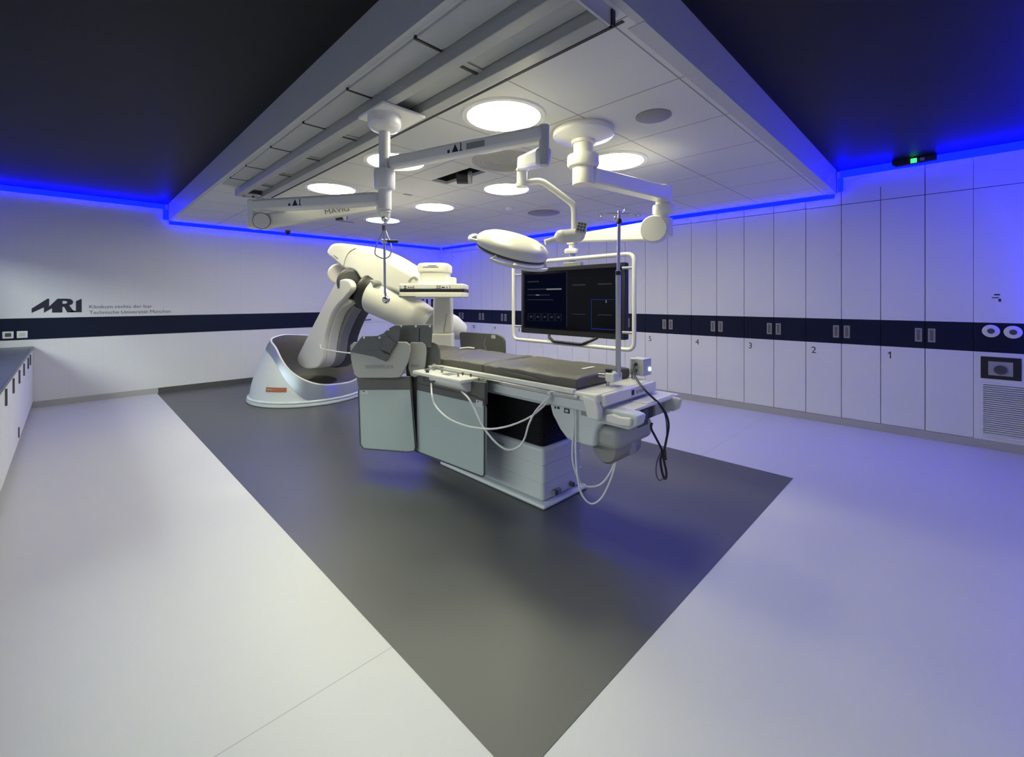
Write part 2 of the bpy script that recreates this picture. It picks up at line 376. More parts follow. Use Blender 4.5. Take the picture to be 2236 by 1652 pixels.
r = thing('emergency_light', 'black emergency light box with a lit green face high on the wall above cabinet 1', 'emergency light', (XR - .06, .3, 2.99))
MB().prism([(XR - .09, .49, 3.03), (XR - .09, .49, 2.985), (XR - .09, .455, 2.955), (XR - .09, .13, 2.965), (XR - .09, .13, 3.03)], (.05, 0, 0), m_black).build('housing', r, bevel=.008)
MB().box((XR - .098, .285, 2.968), (XR - .09, .335, 3.015), m_green).build('lit_face', r)
MB().box((XR - .096, .225, 2.978), (XR - .09, .262, 3.01), m_handle).build('sensor', r)

# ------------------------------------------------------------------ left wall: lettering, sockets, door, counter
lg = MB(); XD, ZD = (1, 0, 0), (0, 0, 1); yy = YL - .0005
def lpoly(pts):
    x0, z0, w, h = -.37, 1.312, .494, .200
    lg.prism([(x0 + a * w, yy - .0035, z0 + b * h) for a, b in pts], (0, .003, 0), m_ink)
lpoly([(0, 0), (0, .30), (.305, .98), (.335, .98), (.335, .42), (.505, .98), (.505, 0), (.395, 0), (.395, .30), (.385, .30), (.235, 0), (.235, .36), (.225, .36)][::1])
lpoly([(.506, 0), (.506, .98), (.68, .98), (.76, .96), (.80, .88), (.825, .74), (.80, .58), (.74, .50), (.85, .0), (.70, 0), (.635, .40), (.60, .40), (.60, .62), (.66, .62), (.70, .68), (.70, .76), (.66, .82), (.60, .82), (.60, 0)])
lpoly([(.74, .0), (.79, .12), (.88, .12), (.88, .80), (1.0, .98), (1.0, 0)])
tag(lg.build('wall_logo'), 'dark navy slanted letter logo on the white wall above the navy band', 'logo')
tx = MB(); tx.text('Klinikum rechts der Isar', (.205, YL, 1.365), XD, ZD, .72, .048, m_inkg).text('Technische Universität München', (.205, YL, 1.280), XD, ZD, .955, .050, m_inkg)
tag(tx.build('wall_lettering'), 'two lines of thin grey lettering on the white wall beside the letter logo', 'lettering')
tu = MB()
for lo, hi in (((5.80, 1.47), (6.02, 1.50)), ((5.93, 1.30), (5.985, 1.50)), ((6.07, 1.30), (6.125, 1.50)), ((6.07, 1.30), (6.27, 1.335)), ((6.215, 1.30), (6.27, 1.50)), ((6.215, 1.465), (6.47, 1.50)), ((6.32, 1.30), (6.36, 1.50)), ((6.42, 1.30), (6.47, 1.50))):
    tu.box((lo[0], YL - .003, lo[1]), (hi[0], YL, hi[1]), m_ink)
tag(tu.build('wall_logo'), 'dark block-letter logo on the wall at the far corner behind the C-arm', 'logo')
def socket(x, label, dark):
    r = thing('wall_socket', label, 'socket', (x, YL, 1.02), 'white sockets on the navy band')
    MB().box((x - .05, YL - .014, .972), (x + .05, YL - .006, 1.066), m_white).build('plate', r, bevel=.003)
    MB().box((x - .028, YL - .017, .995), (x + .028, YL - .014, 1.045), m_dgrey if dark else m_lgrey).build('insert', r)
socket(-.457, 'white wall socket with pale cover on the navy band above the counter end', False)
socket(-.585, 'white wall socket with dark insert on the navy band above the counter', True)
dr = MB(); dr.box((4.335, YL - .018, 1.002), (5.90, YL, 2.12), m_wallp); do = dr.build('door_1', kind='structure')
MB().box((4.335, YL - .018, .02), (5.90, YL, .994), m_wallp).build('lower_leaf', do)
hd = MB(); hd.cyl((4.42, YL - .018, 1.055), (4.42, YL - .06, 1.055), .024, m_dgrey).cyl((4.42, YL - .055, 1.055), (4.62, YL - .055, 1.06), .010, m_dgrey); hd.build('handle', do)
r = thing('counter', 'long white base counter with navy worktop along the side wall', 'counter', (-.69, 6.5, 0))
CY0 = 3.2
MB().box((X0 + .003, CY0, .08), (-.372, YL - .016, .81), m_wallp).build('carcass', r)
MB().box((X0 + .003, CY0 - .01, .81), (-.352, YL - .009, .850), m_count).build('worktop', r, bevel=.004)
ed = [8.97, 8.09, 7.49, 6.89, 6.24, 5.59, 4.94, 4.29, 3.64, CY0]; hs = [8.29, 7.88, 7.20, 6.57, 5.92, 5.27, 4.62, 3.97, 3.42]
for k in range(9):
    d = MB().box((-.372, ed[k + 1] + .004, .09), (-.358, ed[k] - .004, .80), m_wallp).build('door', r)
    MB().box((-.358, hs[k] - .02, .665), (-.346, hs[k] + .02, .795), m_dgrey).build('handle', d)
MB().box((-.358, 6.50, .14), (-.350, 6.56, .235), m_dgrey).build('lock', r)
MB().box((X0 + .003, CY0 + .02, 0), (-.42, YL - .016, .08), m_gap).build('plinth', r)

# ------------------------------------------------------------------ ceiling fittings
def lamp(x, y, label):
    r = thing('ceiling_lamp', label, 'ceiling lamp', (x, y, ZS), 'round lit panels in the lowered ceiling')
    MB().lathe([(.252, .0), (.252, -.012), (.285, -.012), (.292, -.002), (.292, 0)], (x, y, ZS), (0, 0, 1), m_white, 56).build('ring', r)
    MB().lathe([(.25, .0), (.25, -.010), (0, -.010)], (x, y, ZS), (0, 0, 1), m_lamp, 56).build('diffuser', r)
LX, LY = (2.11, 3.52), (2.19, 3.61, 5.01, 6.42)
names = ['nearest, largest lit panel, right of the rails beside the mast', 'lit panel behind the collar of the monitor column', 'lit panel half hidden behind the hanging mast', 'lit panel behind the tip of the slim light tube', 'lit panel above the long arm, next to the end of the rails', 'lit panel in the middle between mast and light tube', 'lit panel partly hidden behind the lowest arm at the rails', 'lit panel just behind the hook under the mast']
k = 0
for j, y in enumerate(LY):
    for x in LX:
        lamp(x, y, 'round white ' + names[k]); k += 1
def disc(x, y, rad, label, name, cat, prof=None, m=m_perf):
    pr = prof or [(rad, 0), (rad, -.006), (rad * .96, -.009), (0, -.009)]
    tag(MB().lathe(pr, (x, y, ZS), (0, 0, 1), m, 48).build(name), label, cat)
disc(2.838, 1.463, .118, 'round grey perforated ceiling speaker near the open edge of the white ceiling', 'ceiling_speaker', 'speaker')
disc(4.89, 4.235, .235, 'large flat grey ceiling disc beyond the light tube, toward the cabinets', 'ceiling_diffuser', 'ceiling disc')
pr = [(.30, 0), (.30, -.012)]
for q in range(6): pr += [(.27 - q * .042, -.016), (.262 - q * .042, -.006), (.245 - q * .042, -.006)]
disc(2.81, 2.90, .3, 'round pale air outlet with concentric rings behind the upper arm', 'air_outlet', 'air outlet', pr + [(0, -.014)], m_perf2)
disc(4.25, 4.31, .05, 'small white smoke detector on the ceiling tile before the large grey disc', 'smoke_detector', 'smoke detector', [(.055, 0), (.055, -.02), (.035, -.045), (0, -.045)], m_white)
tag(MB().box((2.83, 4.63, ZS - .004), (2.93, 4.68, ZS), m_perf).build('ceiling_sensor'), 'small flat grey sensor plate between mast and middle lit panel', 'sensor')
tag(MB().box((3.00, 6.95, ZS - .004), (3.30, 7.02, ZS), m_perf).build('air_slot'), 'narrow grey slot in the far ceiling tiles above the blue line', 'air slot')
dc = thing('dome_camera', 'small dark dome camera under the white ceiling near the lettering wall', 'camera', (2.83, 8.65, ZS))
MB().cyl((2.83, 8.65, ZS), (2.83, 8.65, ZS - .04), .045, m_dgrey).build('base', dc)
MB().lathe([(.04, 0), (.038, -.02), (.025, -.04), (0, -.047)], (2.83, 8.65, ZS - .04), (0, 0, 1), m_black).build('dome', dc)
def ceiling_cam(x, y, label):
    r = thing('recessed_camera', label, 'camera', (x, y, ZS), 'black cameras in square ceiling openings')
    MB().cyl((x, y, ZS + .19), (x, y, ZS + .02), .03, m_black).build('stem', r)
    MB().cyl((x - .05, y + .05, ZS - .04), (x + .03, y - .03, ZS - .04), .062, m_black).build('body', r)
    MB().lathe([(.062, 0), (.066, .03), (.058, .035), (.055, .02), (0, .02)], (x + .03, y - .03, ZS - .04), (1, -1, 0), m_shield).build('lens_ring', r)
ceiling_cam(2.80, 3.48, 'black swivel camera hanging from the nearer dark ceiling opening')
ceiling_cam(2.81, 6.35, 'black swivel camera hanging from the dark opening behind the lowest arm')

# rail track with filter panels
r = thing('ceiling_rail_track', 'pair of aluminium ceiling rails with filter panels along the white ceiling edge', 'ceiling rail', (1.5, 3.4, ZS))
ya, yb = 1.06, 5.80
ZR = 2.68
MB().box((1.335, ya, ZR), (1.405, yb, ZS), m_alu).build('rail', r, bevel=.004)
MB().box((1.575, ya, ZR), (1.650, yb, ZS), m_alu).build('rail', r, bevel=.004)
MB().box((1.655, ya, ZS - .012), (1.72, yb, ZS - .001), m_tile).build('edge_strip', r)
MB().box((1.764, ya, ZS - .003), (1.784, 6.0, ZS - .0003), m_gap).build('gap_strip', r)
MB().box((1.335, ya - .012, ZR), (1.665, ya, ZS), m_fascia).box((1.65, ya - .02, ZR), (1.675, ya, ZS - .01), m_black).build('end_plate', r)
e = MB(); e.box((1.335, yb, ZR), (1.650, yb + .012, ZS), m_alu).box((1.41, yb - .16, ZR + .01), (1.57, yb, ZR + .02), m_alu); e.build('end_plate', r)
for x in (1.40, 1.50, 1.60): MB().cyl((x, yb - .07, ZR + .012), (x, yb - .07, ZR - .002), .014, m_black).build('bolt', r)
sl = [1.825, 2.557, 3.262, 3.975, 4.697, 5.27]
edges = [ya + .02] + sl + [yb - .17]
for k in range(len(edges) - 1):
    MB().box((1.410, edges[k] + .030, ZS - .020), (1.570, edges[k + 1] - .030, ZS - .004), m_filter).build('filter_panel', r)
    MB().box((1.172, edges[k] + .012, ZS - .014), (1.315, edges[k + 1] - .012, ZS - .002), m_filter).build('filter_panel', r)
for y in sl:
    MB().box((1.405, y - .028, ZS - .028), (1.575, y + .028, ZS - .003), m_alu).box((1.405, y + .010, ZS - .032), (1.575, y + .030, ZS - .026), m_black).build('crossbar', r)
    MB().box((1.165, y - .007, ZS - .016), (1.325, y + .007, ZS - .001), m_black).build('slot', r)

# ------------------------------------------------------------------ pendant mast with two arms
mx_, my_ = 1.412, 2.555
r = thing('pendant_mast', 'grey-white ceiling mast on the rails carrying two swivel arms', 'ceiling pendant', (mx_, my_, ZR))
MB().box((mx_ - .10, my_ - .16, ZR - .022), (mx_ + .20, my_ + .16, ZR), m_white).build('carriage_plate', r, bevel=.006)
MB().lathe([(.103, 0), (.103, -.055), (.100, -.062), (.085, -.085), (.05, -.098), (.036, -.10)], (mx_, my_, ZR - .022), (0, 0, 1), m_white).build('canopy', r)
MB().cyl((mx_, my_, ZR - .11), (mx_, my_, 2.05), .036, m_white, seg=32).build('pole', r)
MB().lathe([(.036, 2.33), (.062, 2.32), (.066, 2.30), (.066, 2.205), (.060, 2.195), (.036, 2.19)], (mx_, my_, 0), (0, 0, 1), m_white).build('collar', r)
MB().lathe([(.036, 2.20), (.043, 2.195), (.043, 2.068), (.036, 2.062), (0, 2.062)], (mx_, my_, 0), (0, 0, 1), m_white).build('collar', r)
def beam(mb, a, b, w, h, m, w1=None, h1=None):
    a, b = V(a), V(b); d = (b - a).normalized(); s = d.cross(UP).normalized(); u = s.cross(d).normalized(); w1 = w1 or w; h1 = h1 or h
    return mb.hexa([a - s * w / 2 - u * h / 2, a + s * w / 2 - u * h / 2, b + s * w1 / 2 - u * h1 / 2, b - s * w1 / 2 - u * h1 / 2, a - s * w / 2 + u * h / 2, a + s * w / 2 + u * h / 2, b + s * w1 / 2 + u * h1 / 2, b - s * w1 / 2 + u * h1 / 2], m)
def mark(mb, o, xd, yd, s, m):
    o, xd, yd = V(o), V(xd), V(yd); n = yd.cross(xd).normalized() * .001
    mb.prism([o, o + xd * s, o + xd * s * .5 + yd * s], n, m); mb.prism([o - xd * s * .7, o - xd * s * .35, o - xd * s * .35 + yd * s * .4, o - xd * s * .7 + yd * s * .4], n, m)
    mb.prism([o + xd * s * 1.3, o + xd * s * 1.45, o + xd * s * 1.45 + yd * s, o + xd * s * 1.3 + yd * s], n, m); mb.prism([o + xd * s * 1.15, o + xd * s * 1.6, o + xd * s * 1.6 + yd * s * .12, o + xd * s * 1.15 + yd * s * .12], n, m)
e1 = V((1.744, 1.508, 2.36)); a1 = V((mx_ + .03, my_ - .03, 2.36))
b = MB(); beam(b, a1, e1, .075, .080, m_white); b.build('upper_arm', r, bevel=.02, bseg=3)
d1 = (e1 - a1).normalized(); s1 = d1.cross(UP).normalized()
if s1.dot(FW) > 0: s1 = -s1
b = MB(); mark(b, a1 + d1 * .50 - UP * .02 + s1 * .0385, d1, UP, .045, m_ink)
b.prism([a1 + d1 * .60 - UP * .02 + s1 * .0385, a1 + d1 * .72 - UP * .02 + s1 * .0385, a1 + d1 * .72 + UP * .015 + s1 * .0385, a1 + d1 * .60 + UP * .015 + s1 * .0385], s1 * .001, m_mgrey); b.build('warning_mark', r)
MB().cyl(e1 + UP * .042, e1 - UP * .165, .027, m_lgrey, seg=20).build('end_post', r)
z2 = 2.135; a2 = V((mx_ - .02, my_ + .02, z2)); e2 = P(555, 450, 3.03); e2.z = z2
b = MB(); beam(b, a2, e2, .075, .085, m_white); b.build('lower_arm', r, bevel=.02, bseg=3)
d2 = (e2 - a2).normalized(); s2 = d2.cross(UP).normalized()
if s2.dot(FW) > 0: s2 = -s2
b = MB(); mark(b, a2 + d2 * .62 - UP * .02 + s2 * .0385, -d2, UP, .042, m_ink); b.build('warning_mark', r)
b = MB(); b.obox(e2 - UP * .055, d2, s2, UP, (.030, .036, .100), m_white); b.build('end_post', r, bevel=.012)
# spring arm folding back under the lower arm, with hook and hanging rod
r = thing('spring_arm', 'cream spring arm with lettering, folded back below the lower mast arm', 'arm', tuple(P(575, 484, 3.0)))
c0 = P(575, 484, 3.0); c1 = P(822, 448, 3.2)
dd = (c1 - c0).normalized(); sd = dd.cross(UP).normalized()
if sd.dot(FW) > 0: sd = -sd
ud = sd.cross(dd); ud = ud if ud.z > 0 else -ud
b = MB(); beam(b, c0, c1, .07, .10, m_equip, .05, .085); b.build('arm_body', r, bevel=.018, bseg=3)
MB().lathe([(.052, -.045), (.052, .045), (.048, .052), (0, .052)], c0, sd, m_equip, 32).build('pivot_cap', r)
MB().lathe([(.053, .046), (.0555, .048), (.0555, .040), (.053, .040)], c0, sd, m_mgrey, 32).build('pivot_ring', r)
MB().text('MAVIG', c0 + dd * .40 + sd * .0335 - ud * .018, dd, ud, .16, .032, m_inkg).build('lettering', r)
hk = P(838, 462, 3.2)
b = MB(); b.prism([P(812, 440, 3.18), P(852, 440, 3.18), P(848, 476, 3.18), P(840, 488, 3.18), P(832, 478, 3.18)], FW * .05, m_lgrey); b.build('tip_bracket', r, bevel=.006)
rod = thing('hanging_rod', 'thin steel rod with cross handle and cable loop hanging below the mast', 'rod', tuple(P(840, 488, 3.2)))
MB().ball(P(839, 478, 3.15), .022, m_chrome).build('swivel', rod)
MB().cyl(P(839, 492, 3.2), P(839, 503, 3.2), .016, m_dgrey).build('coupling', rod)
MB().cyl(P(839, 486, 3.2), P(840.5, 640, 3.2), .0085, m_steel).build('rod', rod)
MB().cyl(P(837, 527, 3.19), P(869, 527, 3.19), .011, m_black).cyl(P(834, 527, 3.19), P(846, 527, 3.19), .016, m_steel).build('cross_handle', rod)
MB().tube(smooth_pts([P(839, 497, 3.2), P(831, 515, 3.19), P(822, 535, 3.18), P(819, 553, 3.17), P(828, 561, 3.16), P(840, 564, 3.16), P(850, 559, 3.17), P(855, 545, 3.18), P(852, 528, 3.19), P(845, 512, 3.2), P(841, 500, 3.2)], 5, False), .005, m_steel, 8).build('cable_loop', rod)
MB().ball(P(843, 654, 3.2), .028, m_chrome).cyl(P(840.5, 636, 3.2), P(843, 650, 3.2), .0085, m_steel).build('ball_end', rod)

# ------------------------------------------------------------------ surgical light on its own spring arm
DL = 3.05
r = thing('surgical_light', 'cream round surgical light tilted on a slim bent tube', 'surgical light', tuple(P(1120, 535, DL)))
s0 = e1 - UP * .12; s1_ = P(1142, 357, DL)
b = MB(); beam(b, s0, s1_, .085, .095, m_white, .085, .095); b.build('spring_arm', r, bevel=.022, bseg=3)
b = MB(); b.cyl(P(1140, 366, DL), P(1140, 404, DL), .036, m_white).cyl(P(1140, 368, DL), P(1140, 374, DL), .041, m_shield).cyl(P(1140, 400, DL), P(1140, 408, DL), .043, m_white); b.build('joint', r)
tb = smooth_pts([P(1140, 403, DL), P(1152, 399, DL), P(1172, 395.5, DL), P(1186, 398, DL), P(1200, 407, DL), P(1236, 434, DL), P(1250, 446, DL), P(1254, 460, DL), P(1254.5, 480, DL), P(1254.5, 508, DL)], 5, False)
MB().tube(tb, .022, m_equip, 14).build('bent_tube', r)
b = MB(); b.cyl(P(1224, 517, DL), P(1266, 512, DL), .046, m_equip).ball(P(1226, 517, DL), .050, m_equip).ball(P(1262, 512, DL), .050, m_equip); b.build('yoke_joint', r)
MB().tube([P(1222, 519, DL), P(1206, 524, DL), P(1190, 529, DL - .01)], .020, m_equip).build('yoke_arm', r)
kp = MB(); kx = (RT * .93 - UP * .22 - FW * .2).normalized(); ky = (UP * .93 + RT * .2).normalized(); kc = P(1270, 496, DL - .06)
kp.obox(kc, kx, ky, kx.cross(ky), (.036, .038, .012), m_lgrey)
kn = kx.cross(ky); kn = kn if kn.dot(FW) < 0 else -kn
for i in range(3):
    for j in range(3): kp.obox(kc + kn * .013 + kx * (i - 1) * .020 + ky * (j - 1) * .021, kx, ky, kn, (.007, .007, .002), m_dgrey)
kp.build('control_panel', r)
nrm = (RT * .25 + UP * .90 - FW * .30).normalized(); hc = P(1121, 533, DL)
maj = (RT * .955 - UP * .30); maj = (maj - nrm * maj.dot(nrm)).normalized(); mnr = nrm.cross(maj)
R0 = .255
dome = [(R0 * .97, -.045), (R0, -.030), (R0, -.012), (R0 * .97, .010), (R0 * .88, .030), (R0 * .70, .050), (R0 * .4, .063), (0, .068)]
MB().lathe(dome, hc, nrm, m_equip, 64).build('head_cover', r)
MB().lathe([(R0 * .96, -.044), (R0 * .975, -.052), (R0 * .965, -.060), (R0 * .955, -.062)], hc, nrm, m_dgrey, 64).build('seal', r)
MB().lathe([(R0 * .95, -.060), (R0 * .94, -.072), (R0 * .80, -.080), (R0 * .2, -.083), (0, -.083)], hc, nrm, m_lgrey, 64).build('light_face', r)
b = MB()   # raised petal line on the dome
for t in range(1):
    q = [hc + maj * (.23 * R0 * 0 + R0 * x) + mnr * (R0 * y) + nrm * z for x, y, z in ((-.30, -.30, .058), (-.10, -.46, .054), (.05, -.32, .060), (.30, -.20, .058), (.60, -.16, .049), (.78, -.22, .038))]
    b.tube(smooth_pts(q, 4, False), .0028, m_mgrey, 6)
b.build('dome_seam', r)
def arc(a0, a1, rr, z, n=14): return [hc + (maj * math.cos(math.radians(a0 + (a1 - a0) * i / n)) + mnr * math.sin(math.radians(a0 + (a1 - a0) * i / n))) * rr + nrm * z for i in range(n + 1)]
MB().tube([hc + maj * (-R0 * .93) + mnr * .08 - nrm * .03] + arc(162, 198, R0 * 1.18, -.03, 8) + [hc + maj * (-R0 * .93) - mnr * .08 - nrm * .03], .012, m_equip).build('handle', r)
MB().tube([hc + maj * (-R0 * .30) - mnr * R0 * .93 - nrm * .06] + arc(248, 340, R0 * 1.10, -.085) + [hc + maj * (R0 * .92) - mnr * R0 * .25 - nrm * .05], .011, m_equip).build('handle', r)

# ------------------------------------------------------------------ monitor on its ceiling arm
cx_, cy_ = 2.705, 1.955
r = thing('monitor_mount', 'cream ceiling column with jointed arm that carries the large monitor', 'monitor mount', (cx_, cy_, ZS))
MB().lathe([(.215, 0), (.225, -.02), (.225, -.045), (.215, -.055), (.08, -.085), (0, -.085)], (cx_, cy_, ZS), (0, 0, 1), m_white, 56).build('canopy', r)
MB().lathe([(.088, 2.69), (.088, 2.655), (.072, 2.65), (.072, 2.57), (.115, 2.565), (.118, 2.555), (.118, 2.50), (.110, 2.485), (.080, 2.48), (.080, 2.355), (.076, 2.35), (0, 2.35)], (cx_, cy_, 0), (0, 0, 1), m_equip, 44).build('column', r)
e3 = V((3.70, 1.81, 2.425)); a3 = V((cx_ + .05, cy_ - .01, 2.425))
b = MB(); beam(b, a3, e3, .13, .115, m_white, .13, .125); b.build('upper_arm', r, bevel=.02, bseg=3)
MB().lathe([(.068, 2.50), (.068, 2.345), (.060, 2.34), (.060, 2.33), (.092, 2.325), (.095, 2.31), (.095, 2.26), (.088, 2.25), (.05, 2.245), (.05, 2.21), (.075, 2.205), (.078, 2.19), (.078, 2.06), (.07, 2.05), (0, 2.05)], (e3.x, e3.y, 0), (0, 0, 1), m_white, 36).build('knuckle', r)
pv = V((3.60, 1.83, 2.115))
s3 = pv + V((.05, .06, 0)); e4 = V((3.85, 2.93, 2.155))
MB().lathe([(.112, -.012), (.118, 0), (.118, .10), (.108, .115), (0, .115)], pv + V((.10, .06, 0)), (-1, -.35, 0), m_equip, 44).build('pivot_cap', r)
b = MB(); beam(b, s3 + V((.08, 0, 0)), e4, .10, .185, m_equip, .08, .08); b.build('spring_arm', r, bevel=.02, bseg=3)
b = MB(); b.cyl(e4 + UP * .05, e4 - UP * .06, .055, m_equip).cyl(e4 - UP * .06, e4 - UP * .12, .035, m_white).lathe([(.03, .03), (.075, .025), (.085, 0), (.075, -.025), (.03, -.03)], e4 - UP * .135, (0, 0, 1), m_equip).cyl(e4 - UP * .15, e4 - UP * .36, .038, m_steel); b.build('drop_joint', r)
XM = 3.785
r = thing('monitor', 'large black flat monitor in a rounded tube guard hanging beyond the table', 'monitor', (XM, 2.94, 1.48))
MB().box((XM, 2.242, 1.105), (XM + .07, 3.635, 1.857), m_black).build('housing', r, bevel=.012)
MB().box((XM - .003, 2.285, 1.165), (XM + .001, 3.592, 1.815), m_screen).build('screen', r)
scr = bpy.data.objects['screen']
def sb(u, px0, py0, px1, py1, m, off=.0045):
    a, c = xplane(XM - .0035, px0, py0), xplane(XM - .0035, px1, py1)
    u.box((XM - off, min(a.y, c.y), min(a.z, c.z)), (XM - .0032, max(a.y, c.y), max(a.z, c.z)), m); return u
sb(MB(), 1146, 600, 1236, 718, m_uip, .0036).build('menu_area', scr)
for x0, y0, x1, y1, m in ((1152, 630.5, 1192, 632, m_uid), (1193, 629.8, 1226, 632.2, m_ui), (1152, 643, 1169, 644.6, m_uid), (1170, 642.8, 1178, 645, m_ui), (1179, 643, 1200, 644.6, m_uid), (1152, 653.5, 1208, 655, m_uid), (1152, 614, 1177, 615.5, m_uid),
    (1250, 620.5, 1278, 623, m_uid), (1305, 618.5, 1336, 621, m_uid), (1250, 684.5, 1278, 687, m_uid), (1305, 686, 1336, 689, m_uid)): sb(MB(), x0, y0, x1, y1, m).build('text_line', scr)
sb(MB(), 1237, 592, 1238, 714, m_uid).build('divider', scr)
for k in range(5):
    x0 = 1153 + k * 15.0; y0 = 683.5 + k * .3; u = MB()
    for q in ((x0, y0, x0 + 12.5, y0 + .8), (x0, y0 + 15.5, x0 + 12.5, y0 + 16.3), (x0, y0, x0 + .7, y0 + 16), (x0 + 12, y0, x0 + 12.7, y0 + 16), (x0 + 4, y0 + 5, x0 + 9, y0 + 10)): sb(u, *q, m_uid)
    u.build('thumbnail', scr)
u = MB()
for q in ((1291, 653.2, 1343, 654.4), (1291, 653.5, 1292, 718), (1292, 718, 1343, 719.2)): sb(u, *q, m_uib)
u.build('selection_frame', scr); sb(MB(), 1322.5, 655, 1324.5, 661, m_ui).build('pointer', scr)
fr = [(XM - .03, 3.73, 1.90), (XM - .03, 3.73, 1.06), (XM - .03, 3.70, 1.035), (XM - .03, 2.17, 1.02), (XM - .03, 2.13, 1.06), (XM - .03, 2.13, 1.89), (XM - .03, 2.17, 1.928), (XM - .03, 3.70, 1.925)]
def rounded(pts, rad, n=5):
    out = []; N = len(pts)
    for i in range(N):
        p0, p1, p2 = V(pts[i - 1]), V(pts[i]), V(pts[(i + 1) % N]); a = (p0 - p1).normalized() * rad; c = (p2 - p1).normalized() * rad
        for k in range(n + 1):
            t = k / n; out.append((p1 + a) * (1 - t) ** 2 + p1 * 2 * t * (1 - t) + (p1 + c) * t ** 2)
    return out
MB().tube(rounded([(XM - .03, 3.73, 1.925), (XM - .03, 3.73, 1.025), (XM - .03, 2.13, 1.02), (XM - .03, 2.13, 1.93)], .075), .020, m_equip, 14, closed=True).build('guard_tube', r)
for y0, y1, z in ((3.62, 3.73, 1.79), (2.13, 2.26, 1.80), (3.62, 3.73, 1.18), (2.13, 2.26, 1.18)): MB().cyl((XM + .0, y0, z), (XM - .02, y1, z), .014, m_alu).build('guard_bracket', r)
MB().tube([(XM + .02, 3.22, 1.11), (XM - .03, 3.17, 1.075), (XM - .06, 3.08, 1.04), (XM - .06, 2.72, 1.035), (XM - .03, 2.62, 1.075), (XM + .02, 2.57, 1.11)], .016, m_black).build('grip', r)
MB().box((XM + .02, 2.80, 1.80), (XM + .10, 3.02, 1.90), m_mgrey).build('rear_bracket', r, bevel=.01)

# ------------------------------------------------------------------ operating table
TX0, TX1 = 2.235, 2.965
r = table = thing('operating_table', 'white operating table on a bellows column, standing on the dark floor field', 'operating table', (2.64, 2.5, 0))
bp = MB(); bp.prism([(2.37, 2.05, .002), (2.90, 2.05, .002), (2.90, 3.3, .002), (2.37, 3.3, .002)], (0, 0, .035), m_table); bp.build('base_plate', r, bevel=.02, bseg=3)
cc = MB(); cc.box((2.405, 2.09, .037), (2.865, 3.25, .425), m_table); col = cc.build('column_cover', r, bevel=.025, bseg=3)
for z in (.17, .30): MB().box((2.4035, 2.0885, z), (2.8665, 3.2515, z + .003), m_lgrey).build('cover_joint', r)
MB().text('SIEMENS', (2.404, 2.62, .355), (0, -1, 0), (0, 0, 1), .13, .018, m_inkg).text('Healthineers', (2.404, 2.54, .325), (0, -1, 0), (0, 0, 1), .13, .018, m_orange).build('lettering', col)
ft = MB()
for x in (2.52, 2.72): ft.cyl((x, 2.085, .085), (x, 2.055, .085), .018, m_dgrey)
ft.box((2.50, 2.06, .07), (2.58, 2.088, .10), m_mgrey); ft.build('foot_fixings', r)
bl = MB(); rings = []
n = 15
for i in range(2 * n + 1):
    z = .42 + (.77 - .42) * i / (2 * n); k = 0 if i % 2 else .014
    x0, x1, y0, y1, c = 2.425 + k, 2.845 - k, 2.11 + k, 3.2 - k, .03
    rings.append([(x0 + c, y0, z), (x1 - c, y0, z), (x1 - c * .3, y0 + c * .3, z), (x1, y0 + c, z), (x1, y1 - c, z), (x1 - c, y1, z), (x0 + c, y1, z), (x0, y1 - c, z), (x0, y0 + c, z), (x0 + c * .3, y0 + c * .3, z)])
bl.loft(rings, m_rubber, smooth=False); bl.build('bellows', r)
MB().box((2.33, 1.98, .765), (2.93, 3.9, .86), m_table).box((2.40, 2.08, .745), (2.87, 3.3, .77), m_table).build('lift_frame', r, bevel=.012)
tp = MB(); tp.box((TX0 + .02, 1.53, .865), (TX1, 4.08, .918), m_white); tp.build('table_top', r, bevel=.012)
MB().box((TX0 + .030, 1.60, .80), (TX0 + .10, 4.0, .868), m_table).build('side_beam', r, bevel=.006)
MB().box((TX0 - .004, 1.66, .872), (TX0 + .018, 4.0, .897), m_steel).build('accessory_rail', r, bevel=.003)
MB().box((TX1 + .0, 1.66, .872), (TX1 + .022, 4.0, .897), m_steel).build('accessory_rail', r, bevel=.003)
MB().box((TX0 + .012, 1.70, .898), (TX0 + .05, 4.05, .930), m_white).build('edge_profile', r, bevel=.006)
ep = MB(); ep.prism([(TX0 + .015, 1.64, .905), (TX0 + .015, 1.545, .895), (TX0 + .015, 1.515, .83), (TX0 + .015, 1.52, .765), (TX0 + .015, 1.60, .765)], (.055, 0, 0), m_white); ep.build('end_block', r, bevel=.012, bseg=3)
MB().box((TX0 + .031, 1.61, .775), (TX0 + .036, 1.655, .86), m_mgrey).build('label', r)
fb = MB(); fb.box((TX0 + .07, 1.505, .842), (TX1, 1.54, .915), m_white); o = fb.build('front_board', r, bevel=.012)
mk = MB(); mk.box((2.62, 1.5035, .865), (2.655, 1.506, .90), m_ink).text('artis', (2.675, 1.5045, .868), (1, 0, 0), (0, 0, 1), .10, .028, m_inkg); mk.build('lettering', o)
